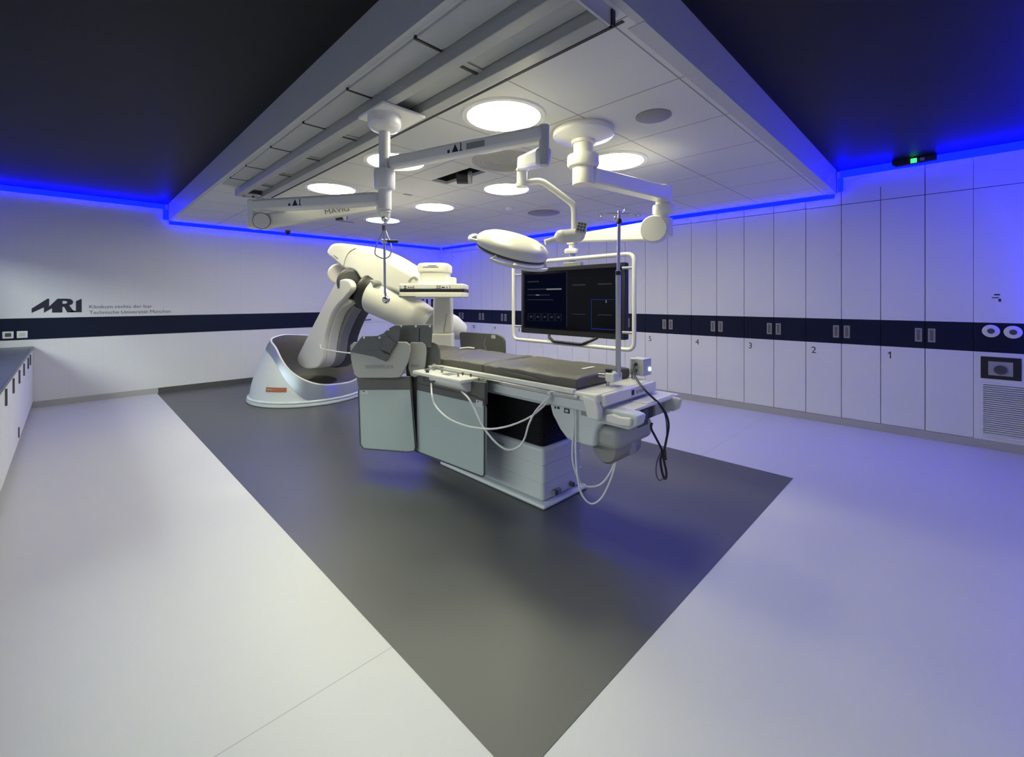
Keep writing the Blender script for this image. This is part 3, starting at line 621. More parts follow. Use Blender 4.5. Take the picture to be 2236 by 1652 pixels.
# travelling carriage under the end of the table
XK = 2.33
ck = MB()
prof = [(1198, 876), (1205, 905), (1222, 938), (1236, 957), (1250, 966), (1290, 976), (1297, 976), (1299, 945), (1306, 928), (1318, 924), (1318, 882)]
ck.prism([xplane(XK, x, y) for x, y in prof], (.56, 0, 0), m_table); ck.build('carriage', r, bevel=.018, bseg=3)
ck = MB(); ck.prism([xplane(XK + .004, x, y) for x, y in ((1310, 890), (1310, 925), (1318, 926), (1372, 939), (1388, 931), (1393, 910), (1378, 903), (1330, 893))], (.105, 0, 0), m_table); ck.build('end_bracket', r, bevel=.012, bseg=3)
ck = MB(); ck.prism([xplane(XK + .004, x, y) for x, y in ((1310, 890), (1310, 925), (1318, 926), (1368, 938), (1384, 931), (1389, 908), (1378, 903), (1330, 893))], (.03, 0, 0), m_table)
for v in ck.bm.verts: v.co.x += .60
ck.build('end_bracket', r, bevel=.012, bseg=3)
MB().box((XK + .04, 1.46, .56), (XK + .50, 1.66, .70), m_shield).build('carriage_recess', r, bevel=.04, bseg=3)
hd = MB(); hd.prism([xplane(XK - .025, x, y) for x, y in ((1322, 905), (1336, 904), (1352, 910), (1372, 913), (1378, 917), (1374, 932), (1352, 930), (1322, 921))], (.03, 0, 0), m_white); hd.build('grab_handle', r, bevel=.010, bseg=3)
sy = MB()
for x0, y0, x1, y1 in ((1211, 886, 1214, 892), (1217, 887, 1222, 893), (1232, 890, 1244, 903)):
    a, c = xplane(XK, x0, y0), xplane(XK, x1, y1); sy.box((XK - .002, c.y, c.z), (XK, a.y, a.z), m_ink)
a, c = xplane(XK, 1234.5, 893), xplane(XK, 1241, 900); sy.box((XK - .003, c.y, c.z), (XK - .002, a.y, a.z), m_lgrey)
sy.build('symbols', r)
MB().box((2.43, 1.375, .812), (3.05, 1.60, .830), m_white).build('end_shelf', r, bevel=.005)
MB().box((2.60, 1.385, .829), (3.00, 1.50, .836), m_white).build('shelf_plate', r, bevel=.004)
MB().box((2.50, 1.43, .71), (2.96, 1.60, .812), m_mgrey).build('connector_box', r, bevel=.006)
MB().box((2.50, 1.385, .70), (2.62, 1.44, .80), m_dgrey).build('plug', r, bevel=.004)
MB().box((2.66, 1.415, .72), (2.74, 1.43, .80), m_black).build('socket', r)
MB().box((2.77, 1.415, .72), (2.86, 1.43, .80), m_shield).build('socket', r)
MB().box((2.96, 1.42, .69), (3.05, 1.56, .80), m_lgrey).build('side_bracket', r, bevel=.03, bseg=3)
MB().lathe([(.0, 0), (.085, 0), (.10, .02), (.10, .30), (.085, .32), (0, .32)], (2.44, 1.60, .535), (1, 0, 0), m_mgrey).build('drive_roller', r)
MB().box((2.60, 1.50, .47), (2.68, 1.62, .60), m_shield).build('roller_bracket', r, bevel=.01)

# mattress
r = thing('mattress', 'dark grey padded table mattress with creases lying on the operating table', 'mattress', (2.63, 2.9, .918))
def pad(y0, y1, z0, z1, x0, x1, seed, droop=0):
    random.seed(seed); nx, ny = 10, 36; mb = MB(); G = []
    for j in range(ny + 1):
        y = y0 + (y1 - y0) * j / ny; row = []
        for i in range(nx + 1):
            x = x0 + (x1 - x0) * i / nx; ex = min(i, nx - i, j * .5, (ny - j) * .5)
            z = z1 - (.012 if ex == 0 else 0) + .0035 * math.sin(y * 9 + x * 5 + seed) + .002 * math.sin(y * 31 + x * 17)
            for yc, ang, dpt in ((2.55, .25, .008), (2.62, .22, -.006), (3.25, .1, .006), (3.3, .1, -.006)):
                t = (y - yc - ang * (x - 2.6)) / .02; z -= dpt * math.exp(-t * t)
            row.append((x, y, z))
        G.append(row)
    top = [[mb.bm.verts.new(p) for p in row] for row in G]; bot = [[mb.bm.verts.new((p[0], p[1], z0)) for p in row] for row in G]
    for j in range(ny):
        for i in range(nx):
            mb.face([top[j][i], top[j][i + 1], top[j + 1][i + 1], top[j + 1][i]], m_matt, True); mb.face([bot[j][i], bot[j + 1][i], bot[j + 1][i + 1], bot[j][i + 1]], m_matt)
    for j in range(ny):
        mb.face([top[j][0], top[j + 1][0], bot[j + 1][0], bot[j][0]], m_matt); mb.face([top[j][nx], bot[j][nx], bot[j + 1][nx], top[j + 1][nx]], m_matt)
    for i in range(nx):
        mb.face([top[0][i], bot[0][i], bot[0][i + 1], top[0][i + 1]], m_matt); mb.face([top[ny][i], top[ny][i + 1], bot[ny][i + 1], bot[ny][i]], m_matt)
    return mb
pad(1.71, 2.62, .920, 1.000, 2.295, 2.955, 1).build('pad', r, bevel=.012, bseg=3)
pad(2.625, 3.36, .920, .998, 2.295, 2.945, 2).build('pad', r, bevel=.012, bseg=3)
pad(3.365, 4.12, .920, .996, 2.31, 2.94, 3).build('pad', r, bevel=.012, bseg=3)
MB().box((2.60, 1.87, 1.0005), (2.74, 1.90, 1.003), m_paper).build('label', r)
MB().tube(smooth_pts([(2.80, 3.55, 1.0), (2.86, 3.50, 1.008), (2.90, 3.44, 1.004)], 4, False), .008, m_paper).build('tie_strap', r)
MB().prism([(2.283, 2.35, .965), (2.283, 2.10, .958), (2.283, 1.95, .940), (2.283, 2.25, .935)], (.012, 0, 0), m_matt).build('side_flap', r, bevel=.004)

# control module on the accessory rail
r = thing('control_module', 'white control tray with joysticks and knobs clamped to the table side', 'control panel', (2.14, 2.9, .85))
hm = MB(); hm.prism([(2.035, 2.575, .872), (2.215, 2.575, .872), (2.215, 3.22, .872), (2.035, 3.22, .872)], (0, 0, .030), m_white); hm.build('tray', r, bevel=.008)
un = MB(); un.prism([(2.05, 2.59, .872), (2.21, 2.59, .872), (2.21, 2.59, .80), (2.12, 2.59, .80), (2.06, 2.59, .845)], (0, .42, 0), m_white); un.build('underside', r, bevel=.012, bseg=3)
MB().box((2.10, 2.80, .902), (2.19, 2.90, .904), m_silver).build('touch_display', r)
for x, y, h, rd, mm in ((2.07, 3.05, .022, .022, m_dgrey), (2.15, 2.96, .045, .016, m_steel), (2.17, 3.10, .055, .016, m_steel), (2.19, 3.17, .028, .026, m_lgrey), (2.19, 2.74, .022, .010, m_dgrey), (2.13, 2.72, .026, .012, m_mgrey), (2.19, 2.64, .022, .010, m_dgrey)):
    MB().lathe([(rd * .7, 0), (rd * .6, h * .3), (rd * .55, h * .6), (rd, h * .75), (rd, h), (0, h)], (x, y, .902), (0, 0, 1), mm, 18).build('joystick', r)
MB().tube([(2.075, 3.10, .872), (2.065, 3.10, .84), (2.06, 3.06, .832), (2.05, 2.97, .838), (2.06, 2.93, .846), (2.07, 2.93, .872)], .007, m_dgrey).build('grip', r)
ib = MB()
for y in (3.17, 3.10, 3.07, 2.90): ib.cyl((2.036, y, .885), (2.031, y, .885), .006, m_paper)
ib.build('indicator', r)
cl = MB(); cl.box((2.205, 2.60, .85), (2.24, 2.70, .885), m_dgrey).cyl((2.215, 2.56, .875), (2.215, 2.50, .875), .014, m_black).cyl((2.21, 2.50, .875), (2.21, 2.47, .875), .02, m_dgrey); cl.build('rail_clamp', r)

# iv pole
r = thing('iv_pole', 'slim steel infusion pole with four hooks clamped to the table end', 'iv pole', (2.60, 1.61, .918))
dp = 2.985; pz = P(1350, 818, dp)
MB().cyl(P(1350, 822, dp), P(1350, 590, dp), .0235 / 2 + .006, m_steel).build('lower_tube', r)
MB().cyl(P(1350, 598, dp), P(1352, 470, dp), .0115, m_steel).build('upper_tube', r)
MB().lathe([(.012, -.018), (.020, -.012), (.020, .012), (.012, .018)], P(1350, 596, dp), (0, 0, 1), m_black).build('collar', r)
MB().lathe([(.010, -.020), (.020, -.010), (.018, .008), (.010, .020)], P(1351.5, 483, dp), (0, 0, 1), m_black).build('collar', r)
hk0 = P(1352, 466, dp)
MB().cyl(P(1352, 478, dp), P(1352, 460, dp), .010, m_chrome).build('hook_hub', r)
for ux in (RT, -RT, FW, -FW):
    q = [hk0, hk0 + ux * .09, hk0 + ux * .115 - UP * .018, hk0 + ux * .132 - UP * .022, hk0 + ux * .142 - UP * .012, hk0 + ux * .130 + UP * .002, hk0 + ux * .118 - UP * .004]
    MB().tube(smooth_pts(q, 4, False), .0038, m_chrome, 7).build('hook', r)
cb = MB(); c0_ = P(1340, 822, dp); cb.obox(c0_, (1, 0, 0), (0, 1, 0), (0, 0, 1), (.055, .035, .030), m_white); cb.build('clamp', r, bevel=.01, bseg=3)
MB().cyl(P(1324, 820, dp), P(1306, 819, dp), .014, m_steel).build('clamp_screw', r)
kb = P(1329, 812, dp)
MB().lathe([(.008, -.02), (.008, 0), (.024, .004), (.024, .02), (0, .022)], kb, (0, 0, 1), m_black).build('clamp_knob', r)
c1_ = P(1327, 830, dp)
MB().cyl((c1_.x, c1_.y, .916), (c1_.x, c1_.y, c1_.z + .03), .012, m_steel).build('post', r)

# switch box on a post
r = thing('switch_box', 'small grey switch box with lit green button on the table end post', 'switch box', (2.93, 1.66, .918))
q0 = P(1383, 800, 3.25)
MB().cyl((q0.x, q0.y, .916), (q0.x, q0.y, 1.06), .014, m_steel).build('post', r)
bx = V((q0.x + .085, q0.y - .01, 1.0))
MB().obox(bx, (1, 0, 0), (0, 1, 0), (0, 0, 1), (.058, .058, .062), m_lgrey).build('housing', r, bevel=.005)
MB().cyl(bx + V((.026, -.058, -.016)), bx + V((.026, -.066, -.016)), .016, m_btn).build('button', r)
MB().cyl((q0.x, q0.y, bx.z + .02), (bx.x - .05, bx.y, bx.z + .02), .012, m_dgrey).cyl((q0.x, q0.y, bx.z - .025), (bx.x - .05, bx.y, bx.z - .025), .012, m_dgrey).build('clamp', r)

# cables
def cable(pts, rad, m, label, name='cable', cat='cable', group=None, n=6):
    return tag(MB().tube(smooth_pts(pts, n, False), rad, m, 8).build(name), label, cat, group)
cable([V((2.06, 2.98, .83)), P(943, 860, 3.30), P(950, 884, 3.25), P(975, 910, 3.1), P(1010, 927, 3.02), P(1050, 935, 2.95), P(1085, 935, 2.9), P(1125, 925, 2.9), P(1165, 905, 2.92), P(1200, 872, 2.93), V((TX0 - .012, 1.88, .885)), P(1240, 866, 2.90), P(1251, 888, 2.88), P(1254, 920, 2.88), P(1251, 960, 2.88), P(1250, 1000, 2.88), P(1257, 1030, 2.88), P(1270, 1056, 2.88), P(1292, 1062, 2.87), P(1315, 1054, 2.86), P(1335, 1026, 2.85), P(1346, 990, 2.84), P(1347, 950, 2.84)], .0065, m_cablew, 'white cable from the control tray looping high across the bellows and under the table end')
cable([V((2.10, 2.64, .80)), P(1022, 868, 3.08), P(1036, 892, 3.02), P(1054, 930, 2.95), P(1080, 963, 2.9), P(1106, 981, 2.88), P(1130, 977, 2.88), P(1145, 958, 2.88), P(1155, 925, 2.88), P(1172, 894, 2.9), P(1200, 866, 2.9), V((TX0 - .012, 1.86, .897)), P(1243, 868, 2.87), P(1256, 893, 2.86), P(1257, 935, 2.86), P(1257, 985, 2.86), P(1261, 1040, 2.86), P(1270, 1078, 2.86), P(1290, 1099, 2.85), P(1312, 1088, 2.85), P(1330, 1055, 2.85), P(1343, 1015, 2.84), P(1349, 970, 2.84), P(1347, 948, 2.85)], .0065, m_cablew, 'white cable from the control tray hanging in the lower, deeper loops')
cable([bx + V((-.07, 0, .03)), P(1383, 806, 3.18), P(1388, 824, 3.10), P(1410, 853, 2.93), P(1440, 882, 2.90), P(1455, 905, 2.90), P(1460, 930, 2.90), P(1455, 960, 2.90), P(1450, 985, 2.90), P(1449, 1000, 2.89), P(1455, 1030, 2.89), P(1453, 1045, 2.89), P(1447, 1035, 2.9), P(1442, 1005, 2.9), P(1446, 985, 2.9), P(1432, 955, 2.86), P(1422, 935, 2.80), V((2.60, 1.35, .72))], .0075, m_black, 'black cord hanging in a tied loop from the end of the table')
cable([P(1441, 887, 2.91), P(1452, 905, 2.91), P(1456, 940, 2.91), P(1452, 980, 2.91), P(1444, 985, 2.92), P(1434, 1010, 2.92), P(1433, 1035, 2.92), P(1440, 1048, 2.92), P(1450, 1043, 2.91)], .004, m_dgrey, 'thin grey cord running beside the black cord at the table end')
tag(MB().cyl(P(1450, 983, 2.89), P(1452, 1003, 2.89), .013, m_black).build('cable_tie'), 'black tie holding the cord loop together', 'cable tie')

# ------------------------------------------------------------------ radiation shields
r = thing('radiation_shield', 'grey folding radiation shield of two panels hanging on the table side', 'radiation shield', (2.1, 3.0, .5))
XP = 2.15
def qx(px, py): return xplane(XP, px, py)
pn = MB(); q = [qx(905, 850), qx(1058, 884), qx(1058, 1042), qx(906, 983)]; pn.prism(rounded(q, .035, 4), (.028, 0, 0), m_shieldlow); o = pn.build('lower_panel', r, bevel=.006)
bd = MB(); q = [qx(905, 815), qx(1058, 835), qx(1058, 884), qx(905, 850)]; bd.prism(q, (.034, 0, 0), m_shieldband); bd.build('fabric_band', r, bevel=.004)
MB().box((XP - .002, 2.455, .70), (XP, 2.53, .75), m_lgrey).box((XP - .003, 2.50, .735), (XP - .002, 2.51, .745), m_ink).build('label', o)
MB().tube(rounded([qx(905, 835), qx(1057.5, 870), qx(1057.5, 1042), qx(906, 983.5)], .035, 4), .006, m_dgrey, 6, closed=True).build('edging', r)
PB = Plane((785, 3.96), (905, 3.83))
pn = MB(); PB.slab(pn, [(783, 851), (897, 850), (907, 975), (905, 984), (890, 986), (795, 979), (787, 970)], .028, m_shieldlow); o = pn.build('lower_panel', r, bevel=.006)
bd = MB(); PB.slab(bd, [(778, 822), (895, 822), (897, 850), (783, 851)], .034, m_shieldband, off=-.003); bd.build('fabric_band', r, bevel=.004)
lb = MB(); PB.slab(lb, [(789, 853), (805, 853), (805, 860), (789, 860)], .002, m_lgrey, off=-.002); PB.slab(lb, [(792, 853), (796, 853), (796, 855), (792, 855)], .001, m_ink, off=-.003); lb.build('label', o)
MB().tube([PB.at(x, y) for x, y in ((783, 851), (787, 970), (795, 979), (890, 986), (905, 984), (907, 975), (897, 850))], .006, m_dgrey, 6).build('edging', r)
hg = MB(); PB.slab(hg, [(884, 752), (914, 752), (914, 900), (910, 978), (898, 978), (892, 900)], .012, m_gap, off=.045); hg.build('gap_shade_strip', r)  # added dark strip behind the panel joint, keeps the bright gap dark
up = MB(); PB.slab(up, [(764, 754), (772, 747), (850, 748), (868, 746), (886, 746), (894, 752), (895, 765), (890, 790), (880, 815), (872, 824), (855, 825), (782, 825), (773, 817), (766, 785)], .02, m_shield, off=-.06); o = up.build('upper_panel', r, bevel=.006)
sl_ = MB(); PB.slab(sl_, [(797, 799), (798, 797), (856, 796.5), (858, 799), (857, 803), (798, 804)], .003, m_mgrey, off=-.063); sl_.build('slot', o)
PU = Plane((893, 3.86), (932, 3.84))
up = MB(); PU.slab(up, [(894, 750), (898, 747), (922, 747), (930, 752), (931, 770), (928, 800), (922, 818), (905, 824), (896, 820), (891, 805)], .02, m_shield); o = up.build('upper_panel', r, bevel=.006)
sl_ = MB(); PU.slab(sl_, [(898, 795), (914, 795), (914, 800), (898, 800)], .003, m_mgrey, off=-.003); sl_.build('slot', o)
PF = Plane((928, 3.92), (962, 3.82))
fl = MB(); PF.slab(fl, [(926, 748), (946, 747), (955, 752), (959, 762), (961, 805), (926, 806)], .015, m_shieldband); o = fl.build('flap', r, bevel=.004)
lb = MB(); PF.slab(lb, [(934, 749), (941, 748), (941, 757), (934, 757)], .002, m_lgrey, off=-.003); lb.build('label', o)

# lead rubber drape folded over the shield
r = thing('lead_drape', 'dark grey lead rubber drape with studs thrown over the upper shield', 'drape', tuple(PB.at(850, 760)))
sheet = MB(); PB.slab(sheet, [(861, 709.5), (944, 708.5), (942, 756), (862, 756)], .010, m_drape, off=.035); sheet.build('sheet', r, bevel=.004)
front = MB(); PB.slab(front, [(764, 768), (776, 752), (790, 734), (823, 733), (836, 728), (848, 717), (862, 709.5), (874, 710), (870, 744), (862, 753), (851, 772), (841, 789), (815, 778), (790, 773)], .012, m_drape, off=-.078); front.build('sheet', r, bevel=.004)
fo = MB(); PB.slab(fo, [(840, 730), (864, 750), (851, 772), (829, 762)], .008, m_drape, off=-.090); fo.build('folded_corner', r, bevel=.003)
fo = MB(); PB.slab(fo, [(829, 763), (851, 775), (841, 789), (816, 778)], .008, m_drape, off=-.092); fo.build('folded_corner', r, bevel=.003)
for x, y, of in ((795, 737, -.08), (829, 737, -.08), (848.5, 720, -.08), (875.5, 712.5, .033), (908, 712.5, .033), (939, 712.5, .033)):
    c = PB.at(x, y, of); MB().lathe([(.010, 0), (.010, .004), (.006, .007), (0, .007)], c, -PB.n, m_lgrey, 12).build('stud', r)
fb_ = MB(); PB.slab(fb_, [(915, 716), (917, 716), (916, 748), (914, 748)], .004, m_black, off=.032); fb_.build('seam', r)
fb_ = MB(); PB.slab(fb_, [(831, 764), (843, 768), (847, 772), (840, 771)], .004, m_black, off=-.095); fb_.build('seam', r)

# shield on the far side of the table
XF = 3.10
r = thing('radiation_shield', 'dark grey rounded radiation shield standing up on the far side of the mattress', 'radiation shield', tuple(xplane(XF, 1050, 770)))
def qf(px, py): return xplane(XF, px, py)
MB().prism(rounded([qf(1002, 724), qf(1085, 729), qf(1101, 738), qf(1102, 800), qf(1010, 800)], .05, 4), (.025, 0, 0), m_shieldband).build('panel', r, bevel=.006)
a, c = qf(1073, 731), qf(1082, 739); MB().box((XF - .002, min(a.y, c.y), min(a.z, c.z)), (XF, max(a.y, c.y), max(a.z, c.z)), m_lgrey).build('label', r)
MB().tube([qf(1060, 738), qf(1057, 752), qf(1063, 768)], .005, m_mgrey, 6).build('cord', r)
MB().box((TX1 + .02, 3.4, .86), (XF, 3.46, .90), m_dgrey).build('bracket', r)

# ------------------------------------------------------------------ robot c-arm
r = thing('robotic_c_arm', 'cream robotic X-ray C-arm on a round white floor base behind the table', 'C-arm', (2.63, 7.12, 0))
bc = V((2.63, 7.12, 0)); N = 72
def interp(x, tab):
    for (x0, v0), (x1, v1) in zip(tab, tab[1:]):
        if x <= x1:
            f = (x - x0) / (x1 - x0); f = f * f * (3 - 2 * f) if False else f; return v0 + (v1 - v0) * f
    return tab[-1][1]
def delta(t): d = abs((math.degrees(t) - 295 + 180) % 360 - 180); return d
def hgt(t): return sum(interp(max(0, min(180, delta(t) + k * 4)), [(0, .25), (30, .27), (45, .33), (58, .43), (72, .57), (86, .74), (100, .83), (130, .89), (180, .93)]) for k in (-2, -1, 0, 1, 2)) / 5
def ring(rad, zf, dz=0): return [bc + V((math.cos(2 * math.pi * i / N) * rad(2 * math.pi * i / N), math.sin(2 * math.pi * i / N) * rad(2 * math.pi * i / N), zf(2 * math.pi * i / N))) for i in range(N)]
def rad_at(z, t): return .80 - .30 * (z / .92) ** 1.7
MB().lathe([(.815, .0), (.83, .012), (.83, .035), (.81, .045), (.82, .052), (.825, .07), (.80, .085), (0, .085)], bc, (0, 0, 1), m_table, 72).build('floor_ring', r)
bw = lambda t: hgt(t) - interp(delta(t), [(0, .20), (42, .27), (52, .25), (64, .18), (80, .12), (180, .10)])
rows = [ring(lambda t: .80, lambda t: .075)]
for k in range(1, 6):
    zf = lambda t, k=k: .075 + (max(.085, bw(t)) - .075) * k / 5
    rows.append(ring(lambda t, zf=zf: rad_at(zf(t), t), zf))
shell = MB(); shell.loft(rows, m_table, False, False); sh = shell.build('base_shell', r)
rows = []
for k in range(4):
    zf = lambda t, k=k: max(.085, bw(t)) + (hgt(t) - max(.085, bw(t))) * k / 3
    rows.append(ring(lambda t, zf=zf: rad_at(zf(t), t) + .004, zf))
MB().loft(rows, m_silver, False, False).build('silver_band', r)
rows = [ring(lambda t: rad_at(hgt(t), t) + .006, lambda t: hgt(t) - .004), ring(lambda t: rad_at(hgt(t), t) - .004, lambda t: hgt(t) + .014), ring(lambda t: rad_at(hgt(t), t) - .024, lambda t: hgt(t) + .004)]
MB().loft(rows, m_white, False, False).build('rim', r)
rows = [ring(lambda t: rad_at(hgt(t), t) - .020, lambda t: hgt(t)), ring(lambda t: rad_at(hgt(t), t) - .07, lambda t: hgt(t) * .80 + .02), ring(lambda t: .50, lambda t: hgt(t) * .55 + .04), ring(lambda t: .42, lambda t: .20 + .05 * hgt(t)), ring(lambda t: .36, lambda t: .19)]
MB().loft(rows, [m_bowl, m_bowl, m_dgrey, m_black], False, True).build('bowl', r)  # inner rows darken to black: shadow inside the bowl put into the colour
# orange name tag following the shell
tg = MB(); t0, t1 = math.radians(206), math.radians(229); rows = []
for z in (.215, .275): rows.append([bc + V((math.cos(t0 + (t1 - t0) * i / 10), math.sin(t0 + (t1 - t0) * i / 10), 0)) * (rad_at(z, 0) + .007) + V((0, 0, z)) for i in range(11)])
tg.loft(rows, m_orange, False, False, closed=False)
tm = math.radians(215); tdir = V((-math.sin(tm), math.cos(tm), 0)) * 1.0; tdir = V((math.sin(tm) * -1, math.cos(tm), 0))
tm = (t0 + t1) / 2; tdir = V((-math.sin(tm), math.cos(tm), 0))
if tdir.dot(RT) < 0: tdir = -tdir
o_ = bc + V((math.cos(t0 + .03), math.sin(t0 + .03), 0)) * (rad_at(.24, 0) + .014) + V((0, 0, .230))
tg.text('ARTIS pheno', o_, tdir, (0, 0, 1), .16, .028, m_paper, depth=.002); tg.build('name_tag', sh, solid=0.0)
# lower link: two fork plates with a dark core, leaning toward the table
XA = 2.45
def qa(px, py): return xplane(XA, px, py)
out = [(649, 780), (651, 793), (659, 802), (670, 805.5), (690, 803), (700, 792), (704, 775), (708, 735), (722, 690), (735, 668), (748, 655), (756, 645), (764, 636), (767, 625), (763, 614), (752, 608.5), (738, 613), (727, 626), (712, 655), (688, 700), (662, 752)]
lk = MB(); lk.prism(smooth_pts([qa(x, y) for x, y in out], 3), (.075, 0, 0), m_equip); lk.build('link_plate', r, bevel=.02, bseg=3)
side = [(651, 780), (653, 793), (660, 801), (670, 804.5), (690, 802), (700, 791), (704, 774), (709, 735), (722, 692), (735, 672), (752, 662), (748, 652), (730, 656), (712, 668), (690, 702), (664, 752)]
lk = MB(); lk.prism(smooth_pts([xplane(XA + .07, x + 11, y) for x, y in side], 3), (.13, 0, 0), m_equip); lk.build('link_side', r, bevel=.015, bseg=2)
out2 = [(662, 778), (672, 798), (695, 800), (709, 780), (716, 735), (735, 690), (756, 664), (774, 650), (786, 634), (795, 617), (782, 610), (765, 618), (742, 648), (712, 690), (690, 730)]
lk = MB(); lk.prism(smooth_pts([xplane(XA + .2, x + 26, y) for x, y in out2], 3), (.14, 0, 0), m_mgrey); lk.build('link_cover', r, bevel=.02, bseg=3)
lk = MB(); lk.prism(smooth_pts([xplane(XA + .34, x + 44, y + 1) for x, y in out2], 3), (.16, 0, 0), m_dgrey); lk.build('link_core', r, bevel=.02, bseg=3)
# elbow joint
j0 = P(752, 622, 5.75)
MB().cyl(P(768, 616, 5.95), P(768, 616, 5.72), .185, m_dgrey, seg=40).build('elbow_joint', r, bevel=.05, bseg=4)
MB().ball(P(796, 640, 5.86), .215, m_black, 32).build('elbow_housing', r)
MB().cyl(P(742, 597, 6.15), P(738, 598, 6.02), .14, m_equip, seg=32).build('elbow_cap', r, bevel=.03, bseg=3)
# upper arm body
PU2 = Plane((712, 6.05), (918, 5.25))
out = [(712, 551), (716, 540), (724, 532), (738, 530), (765, 533), (795, 541), (830, 557), (862, 577), (890, 593), (908, 601), (914, 610), (913, 630), (904, 640), (882, 643), (848, 631), (815, 622), (796, 613), (786, 609), (776, 594), (765, 589), (752, 588), (738, 577), (720, 562)]
ub = MB(); PU2.slab(ub, out, .46, m_equip, off=-.06, sm=3); ub.build('upper_arm', r, bevel=.11, bseg=6)
ln = MB(); q = [PU2.at(x, y, -.064) for x, y in ((777, 541.5), (765, 548), (757, 558), (752, 572), (750, 586))]
ln.tube(smooth_pts(q, 4, False), .004, m_mgrey, 6); ln.build('cover_seam', r)
ln = MB()
for x0, y0, x1, y1 in ((722, 558, 735, 569), (729, 557, 738, 564)): ln.tube([PU2.at(x0, y0, -.066), PU2.at(x1, y1, -.066)], .004, m_inkg, 6)
ln.build('lettering', r)
MB().tube(smooth_pts([P(893, 616, 5.0), P(899, 608, 5.0), P(906, 606, 5.0), P(911, 612, 5.0)], 4, False), .016, m_mgrey).build('wrist_ring', r)
# wrist cylinder
w0, w1 = P(822, 642, 5.72), P(938, 704, 5.42)
MB().lathe([(0, 0), (.255, 0), (.262, .02), (.225, .45), (.175, (w1 - w0).length - .03), (.16, (w1 - w0).length), (0, (w1 - w0).length)], w0, w1 - w0, m_equip, 56).build('wrist', r)
wd = (w1 - w0).normalized()
MB().lathe([(0, -.15), (.24, -.15), (.262, -.10), (.262, 0), (.25, .005)], w0, wd, m_black, 56).build('wrist_flange', r)
MB().lathe([(.165, -.02), (.170, 0), (.170, .05), (.15, .06), (0, .06)], w1, wd, m_lgrey, 48).build('wrist_collar', r)
# c arm, seen edge on: from behind the detector down past the table end
DC = 5.22
hw = .108
cc = []
for y, d, w in ((628, 4.98, .100), (642, DC, .104), (655, DC, .106), (690, DC, .110), (727, DC, .112)):
    cc.append((P(967.5, y, d), w))
rings = []
for p, w in cc: rings.append([p - RT * w - FW * .06, p + RT * w - FW * .06, p + RT * w + FW * .10, p - RT * w + FW * .10])
c = MB(); c.loft(rings, m_equip, smooth=False); c.build('c_arm_bow', r, bevel=.02, bseg=3)
rings = []
for y, d, w in ((727, DC, .122), (758, DC, .122), (800, DC, .12), (850, DC - .1, .12), (890, DC - .3, .12), (905, DC - .5, .12)):
    p = P(967.5, y, d); rings.append([p - RT * w - FW * .085, p + RT * w - FW * .085, p + RT * w + FW * .11, p - RT * w + FW * .11])
c = MB(); c.loft(rings, m_equip, smooth=False); c.build('c_arm_bow', r, bevel=.02, bseg=3)
MB().cyl(P(962, 905, DC - .5), P(955, 880, DC - .75), .15, m_equip, seg=32).build('x_ray_tube', r, bevel=.02)
MB().lathe([(.15, 0), (.15, .10), (.11, .24), (.09, .26), (0, .26)], P(972, 706, 5.45), (RT * .8 - UP * .45 + FW * .3), m_white, 32).build('counter_hub', r)
MB().prism([P(975, 685, DC - .065), P(968, 727, DC - .065), P(969, 727, DC - .065), P(976, 685, DC - .065)], FW * .006, m_mgrey).build('bow_seam', r)
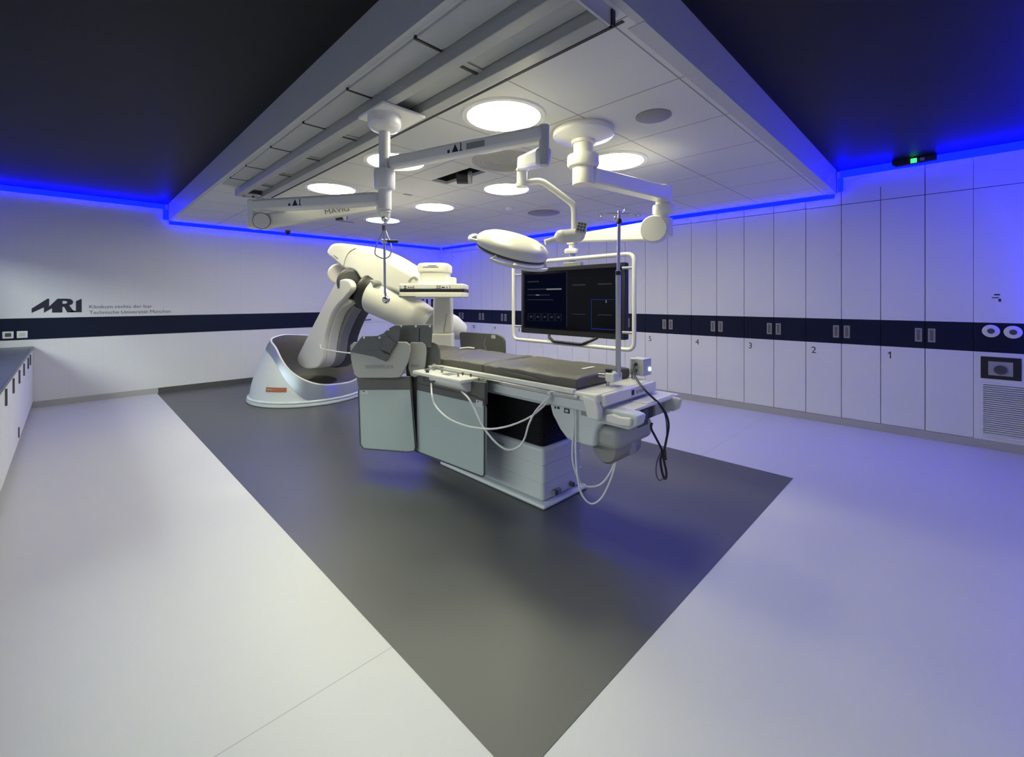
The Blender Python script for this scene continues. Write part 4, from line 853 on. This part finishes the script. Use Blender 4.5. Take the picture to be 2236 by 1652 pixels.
# flat detector
dz0, dz1, dc = 1.516, 1.662, 4.60
p0 = P(941.5, 632, dc)
ctr = V((p0.x, p0.y, 0)) + FW * .26
pd = MB(); w, dp_ = .342, .26
poly = [(-w, -dp_ + .04), (-w + .02, -dp_), (w - .02, -dp_), (w, -dp_ + .05), (w, dp_ - .03), (w - .03, dp_), (-w + .03, dp_), (-w, dp_ - .03)]
pd.prism([ctr + RT * a + FW * e + UP * dz0 for a, e in poly], UP * .060, m_equip); pd.prism([ctr + RT * a + FW * e + UP * (dz0 + .086) for a, e in poly], UP * .060, m_equip); o = pd.build('detector', r, bevel=.012)
pd = MB(); pd.prism([ctr + RT * a * .995 + FW * e * .99 + UP * (dz0 + .058) for a, e in poly], UP * .030, m_black); pd.build('bumper_strip', o)
mk = MB()
for a, wd_, z, h in ((-.27, .022, .118, .010), (-.27, .022, .098, .010), (-.235, .012, .108, .010), (-.205, .03, .108, .006), (-.18, .006, .108, .03), (.065, .018, .120, .008), (.09, .018, .120, .008), (.065, .018, .100, .008), (.09, .018, .100, .008), (.125, .03, .108, .010), (.165, .01, .108, .010), (.195, .006, .108, .03)):
    f0 = ctr + RT * a - FW * (dp_ + .002) + UP * (dz0 + z); mk.obox(f0, RT, FW, UP, (wd_ / 2, .001, h / 2), m_ink)
mk.obox(ctr + RT * -.25 - FW * (dp_ + .002) + UP * (dz0 + .012), RT, FW, UP, (.085, .001, .004), m_dgrey); mk.build('detector_symbols', o)
hz = V((0, 0, 0)); hcn = ctr + RT * -.005 + FW * .02
def rr(w, dd, z, c=.05): return [hcn + RT * a + FW * e + UP * z for a, e in ((-w, -dd + c), (-w + c * .3, -dd + c * .3), (-w + c, -dd), (w - c, -dd), (w - c * .3, -dd + c * .3), (w, -dd + c), (w, dd - c), (w - c, dd), (-w + c, dd), (-w, dd - c))]
MB().loft([rr(.175, .18, 1.66), rr(.150, .16, 1.69), rr(.150, .16, 1.775), rr(.158, .165, 1.785)], m_equip, smooth=False).build('detector_neck', r, bevel=.006)
MB().loft([rr(.160, .165, 1.787), rr(.170, .175, 1.797), rr(.170, .175, 1.865), rr(.155, .16, 1.885), rr(.12, .12, 1.892)], m_equip).build('detector_cap', r, bevel=.01)
lt = MB()
for a, w_, z in ((0, .045, 1.858), (-.02, .085, 1.842)): lt.obox(hcn + RT * a - FW * .177 + UP * z, RT, FW, UP, (w_, .001, .003), m_inkg)
lt.build('lettering', r)
MB().box((ctr.x + .0, ctr.y + .0, 1.66), (ctr.x + .30, ctr.y + .30, 1.75), m_equip).build('detector_carriage', r, bevel=.02)
cable([P(700, 752, 5.8), P(701, 760, 5.7), P(712, 763, 5.4), P(735, 767, 4.6), P(766, 771, 3.9)], .006, m_cablew, 'thin white cord running from the lower robot link to the lead drape')
